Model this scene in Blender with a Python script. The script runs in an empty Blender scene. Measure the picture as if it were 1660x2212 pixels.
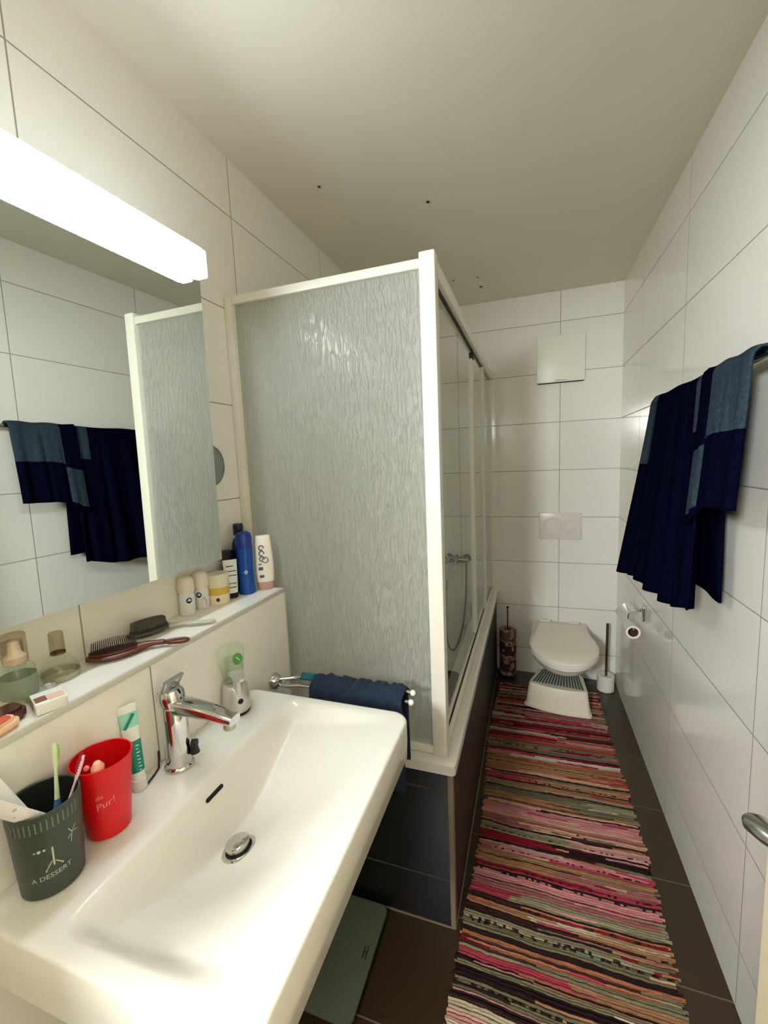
import bpy, bmesh, math, random
from mathutils import Vector, Matrix, noise
random.seed(7)
SC = bpy.context.scene
COL = SC.collection
PI = math.pi

# ------------------------------------------------------------------ camera, world, exposure
cam_d = bpy.data.cameras.new('camera'); cam = bpy.data.objects.new('camera', cam_d); COL.objects.link(cam)
cam_d.sensor_fit = 'HORIZONTAL'; cam_d.sensor_width = 36.0
cam_d.lens = 917.98 / 1660.0 * 36.0
cam_d.clip_start = 0.01
yaw, pitch, roll = 0.3352, -0.1188, -0.0416
fwd = Vector((-math.sin(yaw)*math.cos(pitch), math.cos(yaw)*math.cos(pitch), math.sin(pitch)))
rgt = Vector((math.cos(yaw), math.sin(yaw), 0)); up = rgt.cross(fwd)
r2 = math.cos(roll)*rgt + math.sin(roll)*up; u2 = -math.sin(roll)*rgt + math.cos(roll)*up
cam.matrix_world = Matrix(((r2.x, u2.x, -fwd.x, 0.9148), (r2.y, u2.y, -fwd.y, 0.0), (r2.z, u2.z, -fwd.z, 1.4736), (0, 0, 0, 1)))
SC.camera = cam
w = bpy.data.worlds.new('world'); SC.world = w; w.use_nodes = True
w.node_tree.nodes['Background'].inputs[0].default_value = (0.9, 0.85, 0.75, 1)
w.node_tree.nodes['Background'].inputs[1].default_value = 0.05
vs = SC.view_settings
SC.display_settings.display_device = 'sRGB'
vs.view_transform = 'Standard'; vs.look = 'None'; vs.gamma = 1.0; vs.use_curve_mapping = False
vs.exposure = 0.0
LF, LB, LT, LE = 37.0, 72.0, 3.0, 3.0   # emission of the strip lamp: front, underside, top, ends
HALL_FILL = 280.0             # strength of the fill light added in the unseen hallway
SC.cycles.max_bounces = 24; SC.cycles.diffuse_bounces = 20; SC.cycles.glossy_bounces = 6
SC.cycles.transmission_bounces = 8; SC.cycles.transparent_max_bounces = 12
SC.cycles.sample_clamp_indirect = 6.0

# ------------------------------------------------------------------ room measures
W, L, ZC, ZA = 1.4275, 2.916, 2.451, 2.273
LX, LZ, LY = 0.158, 1.08, 1.153          # ledge: depth, height, far end
SZ = 0.85                                 # washbasin rim
YN = -0.33                                # wall behind the camera

# ------------------------------------------------------------------ helpers
def lin(c):
    return tuple(((x/255)/12.92 if x/255 <= 0.04045 else ((x/255+0.055)/1.055)**2.4) for x in c)

MATS = {}
def mat(name, rgb, rough=0.5, metal=0.0, trans=0.0, ior=1.45, spec=0.5, noise_amt=0.0, noise_scale=20.0, bump=0.0, bump_scale=200.0,
        emit=0.0, sheen=0.0, coat=0.0, alpha=1.0):
    if name in MATS: return MATS[name]
    m = bpy.data.materials.new(name); m.use_nodes = True
    nt = m.node_tree; b = nt.nodes['Principled BSDF']
    c = lin(rgb)
    b.inputs['Base Color'].default_value = (*c, 1)
    b.inputs['Roughness'].default_value = rough; b.inputs['Metallic'].default_value = metal
    b.inputs['Transmission Weight'].default_value = trans; b.inputs['IOR'].default_value = ior
    b.inputs['Specular IOR Level'].default_value = spec
    b.inputs['Sheen Weight'].default_value = sheen; b.inputs['Coat Weight'].default_value = coat
    b.inputs['Alpha'].default_value = alpha
    if emit:
        b.inputs['Emission Color'].default_value = (*c, 1); b.inputs['Emission Strength'].default_value = emit
    tc = nt.nodes.new('ShaderNodeTexCoord')
    if noise_amt:
        n = nt.nodes.new('ShaderNodeTexNoise'); n.inputs['Scale'].default_value = noise_scale; n.inputs['Detail'].default_value = 4
        nt.links.new(tc.outputs['Object'], n.inputs['Vector'])
        mx = nt.nodes.new('ShaderNodeMix'); mx.data_type = 'RGBA'
        mx.inputs['A'].default_value = (*[x*(1-noise_amt) for x in c], 1)
        mx.inputs['B'].default_value = (*[min(1, x*(1+noise_amt)) for x in c], 1)
        nt.links.new(n.outputs['Fac'], mx.inputs['Factor']); nt.links.new(mx.outputs['Result'], b.inputs['Base Color'])
    if bump:
        n = nt.nodes.new('ShaderNodeTexNoise'); n.inputs['Scale'].default_value = bump_scale; n.inputs['Detail'].default_value = 3
        nt.links.new(tc.outputs['Object'], n.inputs['Vector'])
        bp = nt.nodes.new('ShaderNodeBump'); bp.inputs['Strength'].default_value = bump; bp.inputs['Distance'].default_value = 0.003
        nt.links.new(n.outputs['Fac'], bp.inputs['Height']); nt.links.new(bp.outputs['Normal'], b.inputs['Normal'])
    MATS[name] = m
    return m

def tile_mat(name, rgb, grout, au, ou, tu, av, ov, tv, gw=0.003, rough=0.12, wav=0.02, var=0.03, stagger=False):
    """ceramic tiles: grout lines every tu along axis au from ou, every tv along av from ov (metres)"""
    m = bpy.data.materials.new(name); m.use_nodes = True
    nt = m.node_tree; N = nt.nodes; Lk = nt.links; b = N['Principled BSDF']
    geo = N.new('ShaderNodeNewGeometry'); sp = N.new('ShaderNodeSeparateXYZ'); Lk.new(geo.outputs['Position'], sp.inputs[0])
    def mth(op, a, bb=None):
        n = N.new('ShaderNodeMath'); n.operation = op
        for i, x in enumerate((a, bb)):
            if x is None: continue
            if isinstance(x, (int, float)): n.inputs[i].default_value = x
            else: Lk.new(x, n.inputs[i])
        return n.outputs[0]
    def dist(ax, o, t):
        q = mth('DIVIDE', mth('SUBTRACT', sp.outputs[ax], o), t)
        f = mth('ABSOLUTE', mth('SUBTRACT', mth('FRACT', mth('ADD', q, 0.5)), 0.5))
        return mth('MULTIPLY', f, t), mth('FLOOR', q)
    du, fu = dist(au, ou, tu); dv, fv = dist(av, ov, tv)
    d = mth('MINIMUM', du, dv)
    mr = N.new('ShaderNodeMapRange'); mr.interpolation_type = 'SMOOTHSTEP'
    mr.inputs['From Min'].default_value = gw*0.35; mr.inputs['From Max'].default_value = gw*0.75
    Lk.new(d, mr.inputs['Value'])
    cb = N.new('ShaderNodeCombineXYZ'); Lk.new(fu, cb.inputs[0]); Lk.new(fv, cb.inputs[1])
    wn = N.new('ShaderNodeTexWhiteNoise'); wn.noise_dimensions = '3D'; Lk.new(cb.outputs[0], wn.inputs['Vector'])
    c = lin(rgb)
    t1 = N.new('ShaderNodeMix'); t1.data_type = 'RGBA'
    t1.inputs['A'].default_value = (*[x*(1-var) for x in c], 1); t1.inputs['B'].default_value = (*[min(1, x*(1+var)) for x in c], 1)
    Lk.new(wn.outputs['Value'], t1.inputs['Factor'])
    mx = N.new('ShaderNodeMix'); mx.data_type = 'RGBA'; mx.inputs['A'].default_value = (*lin(grout), 1)
    Lk.new(t1.outputs['Result'], mx.inputs['B']); Lk.new(mr.outputs[0], mx.inputs['Factor'])
    Lk.new(mx.outputs['Result'], b.inputs['Base Color'])
    rr = N.new('ShaderNodeMapRange'); rr.inputs['To Min'].default_value = 0.8; rr.inputs['To Max'].default_value = rough
    Lk.new(mr.outputs[0], rr.inputs['Value']); Lk.new(rr.outputs[0], b.inputs['Roughness'])
    ns = N.new('ShaderNodeTexNoise'); ns.inputs['Scale'].default_value = 7; ns.inputs['Detail'].default_value = 2
    Lk.new(geo.outputs['Position'], ns.inputs['Vector'])
    h = mth('ADD', mth('MULTIPLY', mr.outputs[0], 0.5), mth('MULTIPLY', ns.outputs['Fac'], wav*10))
    bp = N.new('ShaderNodeBump'); bp.inputs['Strength'].default_value = 0.5; bp.inputs['Distance'].default_value = 0.002
    Lk.new(h, bp.inputs['Height']); Lk.new(bp.outputs['Normal'], b.inputs['Normal'])
    return m

class MB:
    """collects shapes into one mesh"""
    def __init__(s): s.bm = bmesh.new()
    def _apply(s, vs, M):
        if M is not None:
            for v in vs: v.co = M @ v.co
    def box(s, x0, y0, z0, x1, y1, z1, bev=0.0, seg=2, mi=0, M=None):
        t = bmesh.new(); bmesh.ops.create_cube(t, size=1)
        for v in t.verts: v.co = Vector(((v.co.x+.5)*(x1-x0)+x0, (v.co.y+.5)*(y1-y0)+y0, (v.co.z+.5)*(z1-z0)+z0))
        if bev: bmesh.ops.bevel(t, geom=list(t.edges), offset=bev, segments=seg, affect='EDGES', profile=0.5)
        s._merge(t, mi, M); return s
    def _merge(s, t, mi=0, M=None):
        mp = {}
        for v in t.verts: mp[v] = s.bm.verts.new(M @ v.co if M is not None else v.co)
        for f in t.faces:
            try:
                g = s.bm.faces.new([mp[v] for v in f.verts]); g.material_index = mi
            except ValueError: pass
        t.free()
    def rings(s, rings, closed=True, cap0=True, cap1=True, mi=0, M=None):
        R = [[s.bm.verts.new(M @ Vector(p) if M is not None else Vector(p)) for p in r] for r in rings]
        n = len(R[0])
        for a, b in zip(R[:-1], R[1:]):
            for i in range(n if closed else n-1):
                j = (i+1) % n
                f = s.bm.faces.new((a[i], a[j], b[j], b[i])); f.material_index = mi
        if closed and cap0: f = s.bm.faces.new(R[0][::-1]); f.material_index = mi
        if closed and cap1: f = s.bm.faces.new(R[-1]); f.material_index = mi
        return s
    def lathe(s, prof, c=(0, 0, 0), n=32, mi=0, M=None, sx=1.0, sy=1.0, cap0=True, cap1=True):
        rr = [[(c[0]+r*sx*math.cos(2*PI*i/n), c[1]+r*sy*math.sin(2*PI*i/n), c[2]+z) for i in range(n)] for r, z in prof]
        return s.rings(rr, True, cap0, cap1, mi, M)
    def tube(s, pts, rad, n=12, mi=0, M=None, flat=1.0):
        pts = [Vector(p) for p in pts]
        rr = []; prev = None
        for i, p in enumerate(pts):
            d = (pts[min(i+1, len(pts)-1)] - pts[max(i-1, 0)]).normalized()
            if prev is None:
                a = Vector((0, 0, 1)) if abs(d.z) < 0.9 else Vector((1, 0, 0))
                nx = d.cross(a).normalized()
            else: nx = (prev - d*prev.dot(d)).normalized()
            prev = nx; ny = d.cross(nx)
            r = rad[i] if isinstance(rad, (list, tuple)) else rad
            rr.append([p + nx*r*math.cos(2*PI*k/n) + ny*r*flat*math.sin(2*PI*k/n) for k in range(n)])
        return s.rings(rr, True, True, True, mi, M)
    def prism(s, poly, z0, z1, mi=0, M=None, bev=0.0):
        t = bmesh.new()
        a = [t.verts.new((x, y, z0)) for x, y in poly]; b = [t.verts.new((x, y, z1)) for x, y in poly]
        n = len(poly)
        t.faces.new(a[::-1]); t.faces.new(b)
        for i in range(n): t.faces.new((a[i], a[(i+1) % n], b[(i+1) % n], b[i]))
        bmesh.ops.recalc_face_normals(t, faces=list(t.faces))
        if bev: bmesh.ops.bevel(t, geom=[e for e in t.edges if abs(e.verts[0].co.z-e.verts[1].co.z) < 1e-6], offset=bev, segments=2, affect='EDGES')
        s._merge(t, mi, M); return s
    def grid(s, fn, nu, nv, mi=0, mfn=None):
        V = [[s.bm.verts.new(fn(i/nu, j/nv)) for i in range(nu+1)] for j in range(nv+1)]
        for j in range(nv):
            for i in range(nu):
                f = s.bm.faces.new((V[j][i], V[j][i+1], V[j+1][i+1], V[j+1][i]))
                f.material_index = mfn((i+.5)/nu, (j+.5)/nv) if mfn else mi
        return s
    def sphere(s, c, r, mi=0, sx=1, sy=1, sz=1, u=20, v=12, M=None):
        prof = [(r*math.sin(PI*k/v), -r*math.cos(PI*k/v)*sz) for k in range(v+1)]
        prof[0] = (r*0.02, prof[0][1]); prof[-1] = (r*0.02, prof[-1][1])
        return s.lathe(prof, c, u, mi, M, sx, sy)
    def text(s, body, size, fn, mi=0):
        for vs_, fs in [text_geo(body, size)]:
            V = [s.bm.verts.new(fn(x, y)) for x, y in vs_]
            for f in fs:
                try: g = s.bm.faces.new([V[i] for i in f]); g.material_index = mi
                except ValueError: pass
        return s

_tx = {}
def text_geo(body, size):
    k = (body, size)
    if k in _tx: return _tx[k]
    cu = bpy.data.curves.new('lettering_source', 'FONT'); cu.body = body; cu.size = size; cu.align_x = 'CENTER'; cu.resolution_u = 3
    o = bpy.data.objects.new('lettering_source', cu); COL.objects.link(o)
    dg = bpy.context.evaluated_depsgraph_get(); dg.update()
    me = bpy.data.meshes.new_from_object(o.evaluated_get(dg))
    r = ([(v.co.x, v.co.y) for v in me.vertices], [list(p.vertices) for p in me.polygons])
    bpy.data.objects.remove(o); bpy.data.curves.remove(cu); bpy.data.meshes.remove(me)
    _tx[k] = r
    return r

def wloc(o):
    p = Vector((0, 0, 0))
    while o is not None: p = p + Vector(o.location); o = o.parent
    return p

def build(name, mb, mats, parent=None, loc=None, angle=38, recalc=True, smooth=True):
    """link the collected shapes as ONE mesh object; shapes are given in room coordinates"""
    bm = mb.bm if isinstance(mb, MB) else mb
    base = wloc(parent) if parent is not None else Vector(loc or (0, 0, 0))
    if recalc: bmesh.ops.recalc_face_normals(bm, faces=list(bm.faces))
    for v in bm.verts: v.co -= base
    me = bpy.data.meshes.new(name); bm.to_mesh(me); bm.free()
    for m in (mats if isinstance(mats, (list, tuple)) else [mats]): me.materials.append(m)
    if smooth:
        me.shade_smooth(); me.set_sharp_from_angle(angle=math.radians(angle))
    o = bpy.data.objects.new(name, me); COL.objects.link(o)
    if parent is not None: o.parent = parent
    else: o.location = base
    return o

def tag(o, label, cat, group=None, kind=None):
    o['label'] = label; o['category'] = cat
    if group: o['group'] = group
    if kind: o['kind'] = kind
    return o

def thing(name, label, cat, loc, group=None):
    o = bpy.data.objects.new(name, None); COL.objects.link(o); o.location = loc; o.empty_display_size = 0.05
    return tag(o, label, cat, group)

def struct(name, mb, m, loc=(0, 0, 0)):
    o = build(name, mb, m, None, loc); o['kind'] = 'structure'; return o

def solid(o, t, off=0.0):
    md = o.modifiers.new('thickness', 'SOLIDIFY'); md.thickness = t; md.offset = off; return o

def ss(a, b, x):
    t = max(0.0, min(1.0, (x-a)/(b-a))); return t*t*(3-2*t)

def lerp(a, b, t): return a+(b-a)*t

def rrect(x0, y0, x1, y1, r, n=6):
    p = []
    for cx, cy, a in ((x1-r, y0+r, -PI/2), (x1-r, y1-r, 0), (x0+r, y1-r, PI/2), (x0+r, y0+r, PI)):
        for k in range(n+1): p.append((cx+r*math.cos(a+PI/2*k/n), cy+r*math.sin(a+PI/2*k/n)))
    return p

# ------------------------------------------------------------------ shared materials
WHITE = (232, 229, 222)
m_white_enamel = mat('white_ceramic_glaze', (222, 220, 212), 0.13, spec=0.5)
m_white_plastic = mat('white_plastic', (232, 229, 220), 0.32)
m_cream_frame = mat('white_powder_coated_aluminium', (226, 224, 212), 0.35)
m_chrome = mat('chrome', (214, 214, 212), 0.07, metal=1.0)
m_satin = mat('satin_metal', (170, 170, 165), 0.28, metal=1.0)
m_black = mat('black_rubber', (18, 17, 16), 0.5)
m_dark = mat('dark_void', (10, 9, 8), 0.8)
m_navy = mat('navy_terry_cloth', (7, 9, 29), 0.95, spec=0.0, noise_amt=0.6, noise_scale=110, bump=1.0, bump_scale=260, sheen=0.0)
m_slate = mat('slate_blue_terry_cloth', (50, 63, 74), 0.95, spec=0.0, noise_amt=0.6, noise_scale=110, bump=1.0, bump_scale=260, sheen=0.0)
m_hand = mat('blue_grey_terry_cloth', (40, 50, 68), 0.95, spec=0.05, noise_amt=0.6, noise_scale=120, bump=1.0, bump_scale=260, sheen=0.05)
m_teal_cloth = mat('teal_woven_hem', (18, 92, 98), 0.8, bump=0.3)

def glass_mat(name, tint=(0.94, 0.96, 0.95), ior=1.5, rough=0.0):
    m = bpy.data.materials.new(name); m.use_nodes = True; nt = m.node_tree; nt.nodes.clear()
    out = nt.nodes.new('ShaderNodeOutputMaterial'); tr = nt.nodes.new('ShaderNodeBsdfTransparent'); tr.inputs[0].default_value = (*tint, 1)
    gl = nt.nodes.new('ShaderNodeBsdfGlossy'); gl.inputs['Roughness'].default_value = rough
    fr = nt.nodes.new('ShaderNodeFresnel'); fr.inputs[0].default_value = ior
    mx = nt.nodes.new('ShaderNodeMixShader')
    ge = nt.nodes.new('ShaderNodeNewGeometry'); inv = nt.nodes.new('ShaderNodeMath'); inv.operation = 'SUBTRACT'; inv.inputs[0].default_value = 1.0
    mu = nt.nodes.new('ShaderNodeMath'); mu.operation = 'MULTIPLY'
    nt.links.new(ge.outputs['Backfacing'], inv.inputs[1]); nt.links.new(inv.outputs[0], mu.inputs[0]); nt.links.new(fr.outputs[0], mu.inputs[1])
    nt.links.new(mu.outputs[0], mx.inputs[0]); nt.links.new(tr.outputs[0], mx.inputs[1]); nt.links.new(gl.outputs[0], mx.inputs[2])
    nt.links.new(mx.outputs[0], out.inputs[0]); return m
m_glass = glass_mat('clear_safety_glass', (0.97, 0.98, 0.97), ior=1.12)
m_bottle = glass_mat('clear_bottle_glass', (0.95, 0.97, 0.95), rough=0.02)
m_bottle_g = glass_mat('clear_pale_green_plastic', (0.95, 0.98, 0.94), rough=0.05)
m_amber = glass_mat('clear_brown_tinted_plastic', (0.80, 0.74, 0.66), rough=0.05)

def frosted_mat():
    m = bpy.data.materials.new('rain_textured_grey_glass'); m.use_nodes = True; nt = m.node_tree; N = nt.nodes; Lk = nt.links
    b = N['Principled BSDF']
    tc = N.new('ShaderNodeTexCoord'); mp = N.new('ShaderNodeMapping'); mp.inputs['Scale'].default_value = (1.0, 1.0, 0.22)
    Lk.new(tc.outputs['Object'], mp.inputs['Vector'])
    n1 = N.new('ShaderNodeTexNoise'); n1.inputs['Scale'].default_value = 125; n1.inputs['Detail'].default_value = 2; n1.inputs['Distortion'].default_value = 0.5
    Lk.new(mp.outputs[0], n1.inputs['Vector'])
    rp = N.new('ShaderNodeMapRange'); rp.inputs['From Min'].default_value = 0.42; rp.inputs['From Max'].default_value = 0.62
    Lk.new(n1.outputs['Fac'], rp.inputs['Value'])
    bp = N.new('ShaderNodeBump'); bp.inputs['Strength'].default_value = 1.0; bp.inputs['Distance'].default_value = 0.0045
    Lk.new(rp.outputs[0], bp.inputs['Height']); Lk.new(bp.outputs['Normal'], b.inputs['Normal'])
    b.inputs['Base Color'].default_value = (*lin((224, 226, 220)), 1)
    b.inputs['Roughness'].default_value = 0.16; b.inputs['Specular IOR Level'].default_value = 0.5
    tl = N.new('ShaderNodeBsdfTranslucent'); tl.inputs[0].default_value = (*lin((226, 228, 220)), 1)
    ms = N.new('ShaderNodeMixShader'); ms.inputs[0].default_value = 0.5
    tp_ = N.new('ShaderNodeBsdfTransparent'); tp_.inputs[0].default_value = (.95, .96, .95, 1)
    m2 = N.new('ShaderNodeMixShader'); m2.inputs[0].default_value = 0.42
    Lk.new(b.outputs[0], ms.inputs[1]); Lk.new(tl.outputs[0], ms.inputs[2])
    Lk.new(ms.outputs[0], m2.inputs[1]); Lk.new(tp_.outputs[0], m2.inputs[2]); Lk.new(m2.outputs[0], N['Material Output'].inputs[0])
    return m
m_frost = frosted_mat()

# ------------------------------------------------------------------ the setting
TILE = (238, 236, 229); GROUT = (150, 144, 132)
m_wl = tile_mat('white_wall_tiles_left', TILE, GROUT, 1, 1.245, 0.629, 2, ZA, 0.3)
m_wr = tile_mat('white_wall_tiles_right', TILE, GROUT, 1, 1.825, 0.629, 2, ZA, 0.3)
m_wb = tile_mat('white_wall_tiles_back', TILE, GROUT, 0, 1.087, 0.629, 2, ZA, 0.3)
m_lf = tile_mat('white_ledge_tiles', TILE, GROUT, 1, 0.637, 0.629, 2, 1.077, 0.303)
m_fl = tile_mat('dark_brown_floor_tiles', (50, 37, 22), (92, 80, 60), 1, 1.203, 0.325, 0, 0.30, 0.65, gw=0.004, rough=0.3, var=0.12)
m_ceil = mat('matt_ceiling_paint', (230, 225, 210), 0.9, spec=0.2, noise_amt=0.03, noise_scale=3, bump=0.1, bump_scale=60)
m_paint = mat('light_damping_hall_walls', (92, 84, 74), 0.7)  # unseen hall walls, toned dark to cut bounce light on the washbasin
m_doorp = mat('cream_door_lacquer', (232, 220, 188), 0.4)

T = 0.08
struct('wall_left', MB().box(-T, YN-T, 0, 0, L+T, ZC), m_wl)
struct('wall_right', MB().box(W, YN-T, 0, W+T, L+T, ZC), m_wr)
struct('wall_back', MB().box(0, L, 0, W, L+T, ZC), m_wb)
struct('floor', MB().box(-T, -1.9, -0.06, W+T, L+T, 0), m_fl)
struct('ceiling', MB().box(-T, -1.9, ZC, W+T, L+T, ZC+0.06), m_ceil)
m_wn = tile_mat('white_wall_tiles_near', TILE, GROUT, 0, 1.087, 0.629, 2, ZA, 0.3)
DX0, DX1, DH = 0.36, 1.17, 2.02
struct('wall_near', MB().box(0, YN-T, 0, DX0-.05, YN, ZC).box(DX1+.05, YN-T, 0, W, YN, ZC).box(DX0-.05, YN-T, DH+.05, DX1+.05, YN, ZC), m_wn)
struct('trim_door', MB().box(DX0-.05, YN-T-.01, 0, DX0, YN+.012, DH+.05, .003).box(DX1, YN-T-.01, 0, DX1+.05, YN+.012, DH+.05, .003)
       .box(DX0, YN-T-.01, DH, DX1, YN+.012, DH+.05, .003), m_doorp)
struct('wall_hallway', MB().box(-T, -1.9, 0, W+T, -1.82, ZC).box(-T, -1.82, 0, 0, YN-T, ZC).box(W, -1.82, 0, W+T, YN-T, ZC), m_paint)
# boxed-in ledge under the mirror
lg = struct('trim_ledge', MB().box(0, YN, 0, LX, LY, LZ-0.012), m_lf)
struct('trim_ledge_top', MB().box(0, YN, LZ-0.012, LX-0.004, LY, LZ), mat('white_ledge_top_glaze', (236, 234, 226), 0.15))
struct('trim_ledge_edge', MB().box(LX-0.004, YN, LZ-0.012, LX+0.003, LY+0.002, LZ+0.001, .001).box(LX-0.006, LY-.002, SZ-.3, LX+0.003, LY+.004, LZ-.011, .001), mat('pale_edge_profile', (200, 198, 186), 0.35))

# door standing open beside the camera, with its lever
dr = build('door_1', MB().box(DX1, YN+0.015, 0.01, DX1+0.04, 0.55, DH-.005, 0.003), m_doorp); dr['kind'] = 'structure'
hy, hz = 0.410, 1.120
hd = MB(); hd.lathe([(0.026, 0), (0.026, 0.008), (0.02, 0.011)], (0, 0, 0), 24, 0, Matrix.Translation((DX1, hy, hz)) @ Matrix.Rotation(-PI/2, 4, 'Y'))
build('rosette', hd, m_satin, dr)
hl = MB(); hl.tube([(DX1-.004, .410, 1.120), (DX1-.028, .415, 1.118), (DX1-.040, .428, 1.120), (DX1-.047, .444, 1.117), (DX1-.051, .460, 1.114), (DX1-.052, .468, 1.112)],
                   [.008, .008, .009, .0115, .012, .008], 16, 0, None, .75)
build('lever_handle', hl, m_satin, dr)

# marks left in the ceiling paint
m_chip = mat('chipped_plaster', (120, 108, 86), 0.9)
m_hole = mat('drill_hole', (40, 34, 26), 0.9)
for (x, y, r, lab) in ((0.544, 1.723, .013, 'drill hole with flaked plaster in ceiling before shower screen'),
                       (0.644, 2.64, .016, 'larger dark drill hole in ceiling near back wall'),
                       (0.206, 1.482, .009, 'small rusty screw mark in ceiling above the frosted screen'),
                       (0.511, 2.485, .009, 'faint small drill hole in ceiling over the bathtub'),
                       (0.640, 2.50, .008, 'small drill hole in ceiling just before the larger dark one')):
    t = thing('ceiling_hole', lab, 'hole', (x, y, ZC))
    r *= 1.25; n = 11; ph = random.random()*6
    pts = [(x+r*(.6+.5*random.random())*math.cos(2*PI*k/n+ph), y+1.3*r*(.6+.5*random.random())*math.sin(2*PI*k/n+ph)) for k in range(n)]
    build('plaster_flake', MB().prism(pts, ZC-.0025, ZC), mat('flaked_ceiling_paint', (214, 208, 186), .9), t)
    build('plug', MB().lathe([(r*.42, -.004), (r*.42, 0)], (x, y, ZC), 10), m_hole, t)

# ------------------------------------------------------------------ mirror cabinet and strip lamp
CY0, CY1, CZ0, CZ1 = 0.305, 0.957, 1.22, 1.985
cab = thing('mirror_cabinet', 'wide mirror cabinet on left tiled wall above the ledge', 'mirror cabinet', (0.03, 0.6375, CZ0))
build('cabinet_body', MB().box(0.001, CY0, CZ0, 0.064, CY1, CZ1, .002), m_white_plastic, cab)
def mpx(y, z): return 0.096+0.032*(y-1.05)+0.010*(z-1.2)
mm = mat('silvered_mirror', (226, 231, 226), 0.0, metal=1.0)
md = MB()
q = [(mpx(y, z), y, z) for y, z in ((CY0, CZ0), (CY1, CZ0), (CY1, CZ1), (CY0, CZ1))]
f4 = [md.bm.verts.new(p) for p in q]; b4 = [md.bm.verts.new((p[0]-.0035, p[1], p[2])) for p in q]
md.bm.faces.new(f4)
for i in range(4): md.bm.faces.new((f4[i], b4[i], b4[(i+1) % 4], f4[(i+1) % 4])).material_index = 1
md.bm.faces.new(b4[::-1]).material_index = 1
door_m = build('mirror_door', md, [mm, mat('polished_glass_edge', (205, 222, 208), .2)], cab, smooth=False)
for z in (CZ0+.1, CZ1-.1):
    build('hinge', MB().box(.064, CY0+.004, z-.02, mpx(CY0, z)-.0036, CY0+.03, z+.02, .001), m_satin, cab)
    build('catch', MB().box(.064, CY1-.03, z-.01, mpx(CY1, z)-.006, CY1-.004, z+.01, .001), m_satin, cab)

lamp = thing('strip_lamp', 'long white lit strip lamp along the top of the mirror', 'lamp', (0.12, 0.64, 1.98))
lx0, lx1, lz0, lz1, ly0, ly1 = 0.1025, 0.143, 1.951, 2.018, 0.325, 0.942
ML = Matrix.Translation((lx0, ly1, 0)) @ Matrix.Rotation(-.032, 4, 'Z') @ Matrix.Translation((-lx0, -ly1, 0))
m_lampf = mat('lit_acrylic_front', (238, 248, 254), 0.3, emit=LF)
m_lampb = mat('lit_acrylic_underside', (238, 248, 254), 0.3, emit=LB)
m_lampt = mat('lit_acrylic_top', (238, 248, 254), 0.3, emit=LT)
m_lamp2 = mat('lit_acrylic_end', (226, 240, 248), 0.3, emit=LE)
m_seam = mat('lamp_seam', (225, 228, 228), 0.3, emit=0.6)
build('front_diffuser', MB().box(lx1-.007, ly0+.012, lz0, lx1, ly1-.012, lz1, .003, 3, 0, ML), m_lampf, lamp)
build('lower_diffuser', MB().box(lx0+.004, ly0+.012, lz0, lx1-.0075, ly1-.012, lz0+.03, .001, 1, 0, ML), m_lampb, lamp)
build('upper_diffuser', MB().box(lx0+.004, ly0+.012, lz0+.031, lx1-.0075, ly1-.012, lz1, .001, 1, 0, ML), m_lampt, lamp)
build('end_cap', MB().box(lx0+.004, ly1-.0118, lz0, lx1, ly1, lz1, .005, 3, 0, ML), m_lamp2, lamp)
build('end_cap', MB().box(lx0+.004, ly0, lz0, lx1, ly0+.0118, lz1, .005, 3, 0, ML), m_lamp2, lamp)
build('back_rail', MB().box(lx0, ly0+.01, lz0+.004, lx0+.004, ly1-.003, lz1-.002, .001, 2, 0, ML), m_cream_frame, lamp)
build('seam_strip', MB().box(lx1-.009, ly0+.013, lz0-.0012, lx1-.0065, ly1-.013, lz0+.001, 0, 1, 0, ML), m_seam, lamp)

rm = thing('round_shaving_mirror', 'small round grey shaving mirror on wall behind mirror cabinet edge', 'mirror', (0.001, 1.040, 1.482))
MX = Matrix.Translation((0.0005, 1.040, 1.482)) @ Matrix.Rotation(PI/2, 4, 'Y')
build('rim', MB().lathe([(.050, 0), (.062, .002), (.062, .010), (.0585, .0125), (.0585, .010)], (0, 0, 0), 40, 0, MX, cap1=False), mat('grey_plastic_rim', (150, 152, 146), .4), rm)
build('mirror_disc', MB().lathe([(.0583, .0095), (.0583, .0108)], (0, 0, 0), 40, 0, MX), mat('hazy_mirror', (160, 166, 160), .12, metal=1.0), rm)

# ------------------------------------------------------------------ bathtub
PX, PY, TZ = 0.691, 1.164, 0.574
tub = thing('bathtub', 'white bathtub with dark brown tiled apron along left wall', 'bathtub', (0.35, 2.03, 0))
tb = MB()
def tloop(ins, z, r, ex0=0.0): return [(x, y, z) for x, y in rrect(0.002+ins*.9+ex0, PY-.014+ins, PX+.012-ins, L-.002-ins, r)]
tb.rings([tloop(.012, TZ-.042, .012), tloop(.0, TZ-.038, .014), tloop(.0, TZ-.008, .014), tloop(.007, TZ, .014), tloop(.055, TZ+.001, .05), tloop(.066, TZ-.010, .07),
          tloop(.085, TZ-.15, .10), tloop(.11, .24, .12), tloop(.15, .165, .12), tloop(.2, .15, .1)], True, False, True)
build('tub', tb, m_white_enamel, tub)
m_ap = tile_mat('dark_apron_tiles', (20, 16, 14), (78, 70, 60), 0, 0.15, 0.63, 2, 0.167, 0.303, gw=0.004, rough=0.25, var=.1)
build('front_panel', MB().box(LX+.001, PY, 0.004, PX-.004, PY+.02, TZ-.042), m_ap, tub)
m_sp = mat('dark_brown_side_panel', (38, 27, 17), 0.55, noise_amt=.15, noise_scale=9)
build('side_panel', MB().box(PX-.02, PY+.021, 0.004, PX, L-.002, TZ-.042), m_sp, tub)
build('corner_trim', MB().box(PX-.014, PY-.004, 0.003, PX+.0015, PY+.02, TZ-.043, .002), mat('grey_brown_corner_profile', (132, 116, 100), 0.4), tub)
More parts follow.
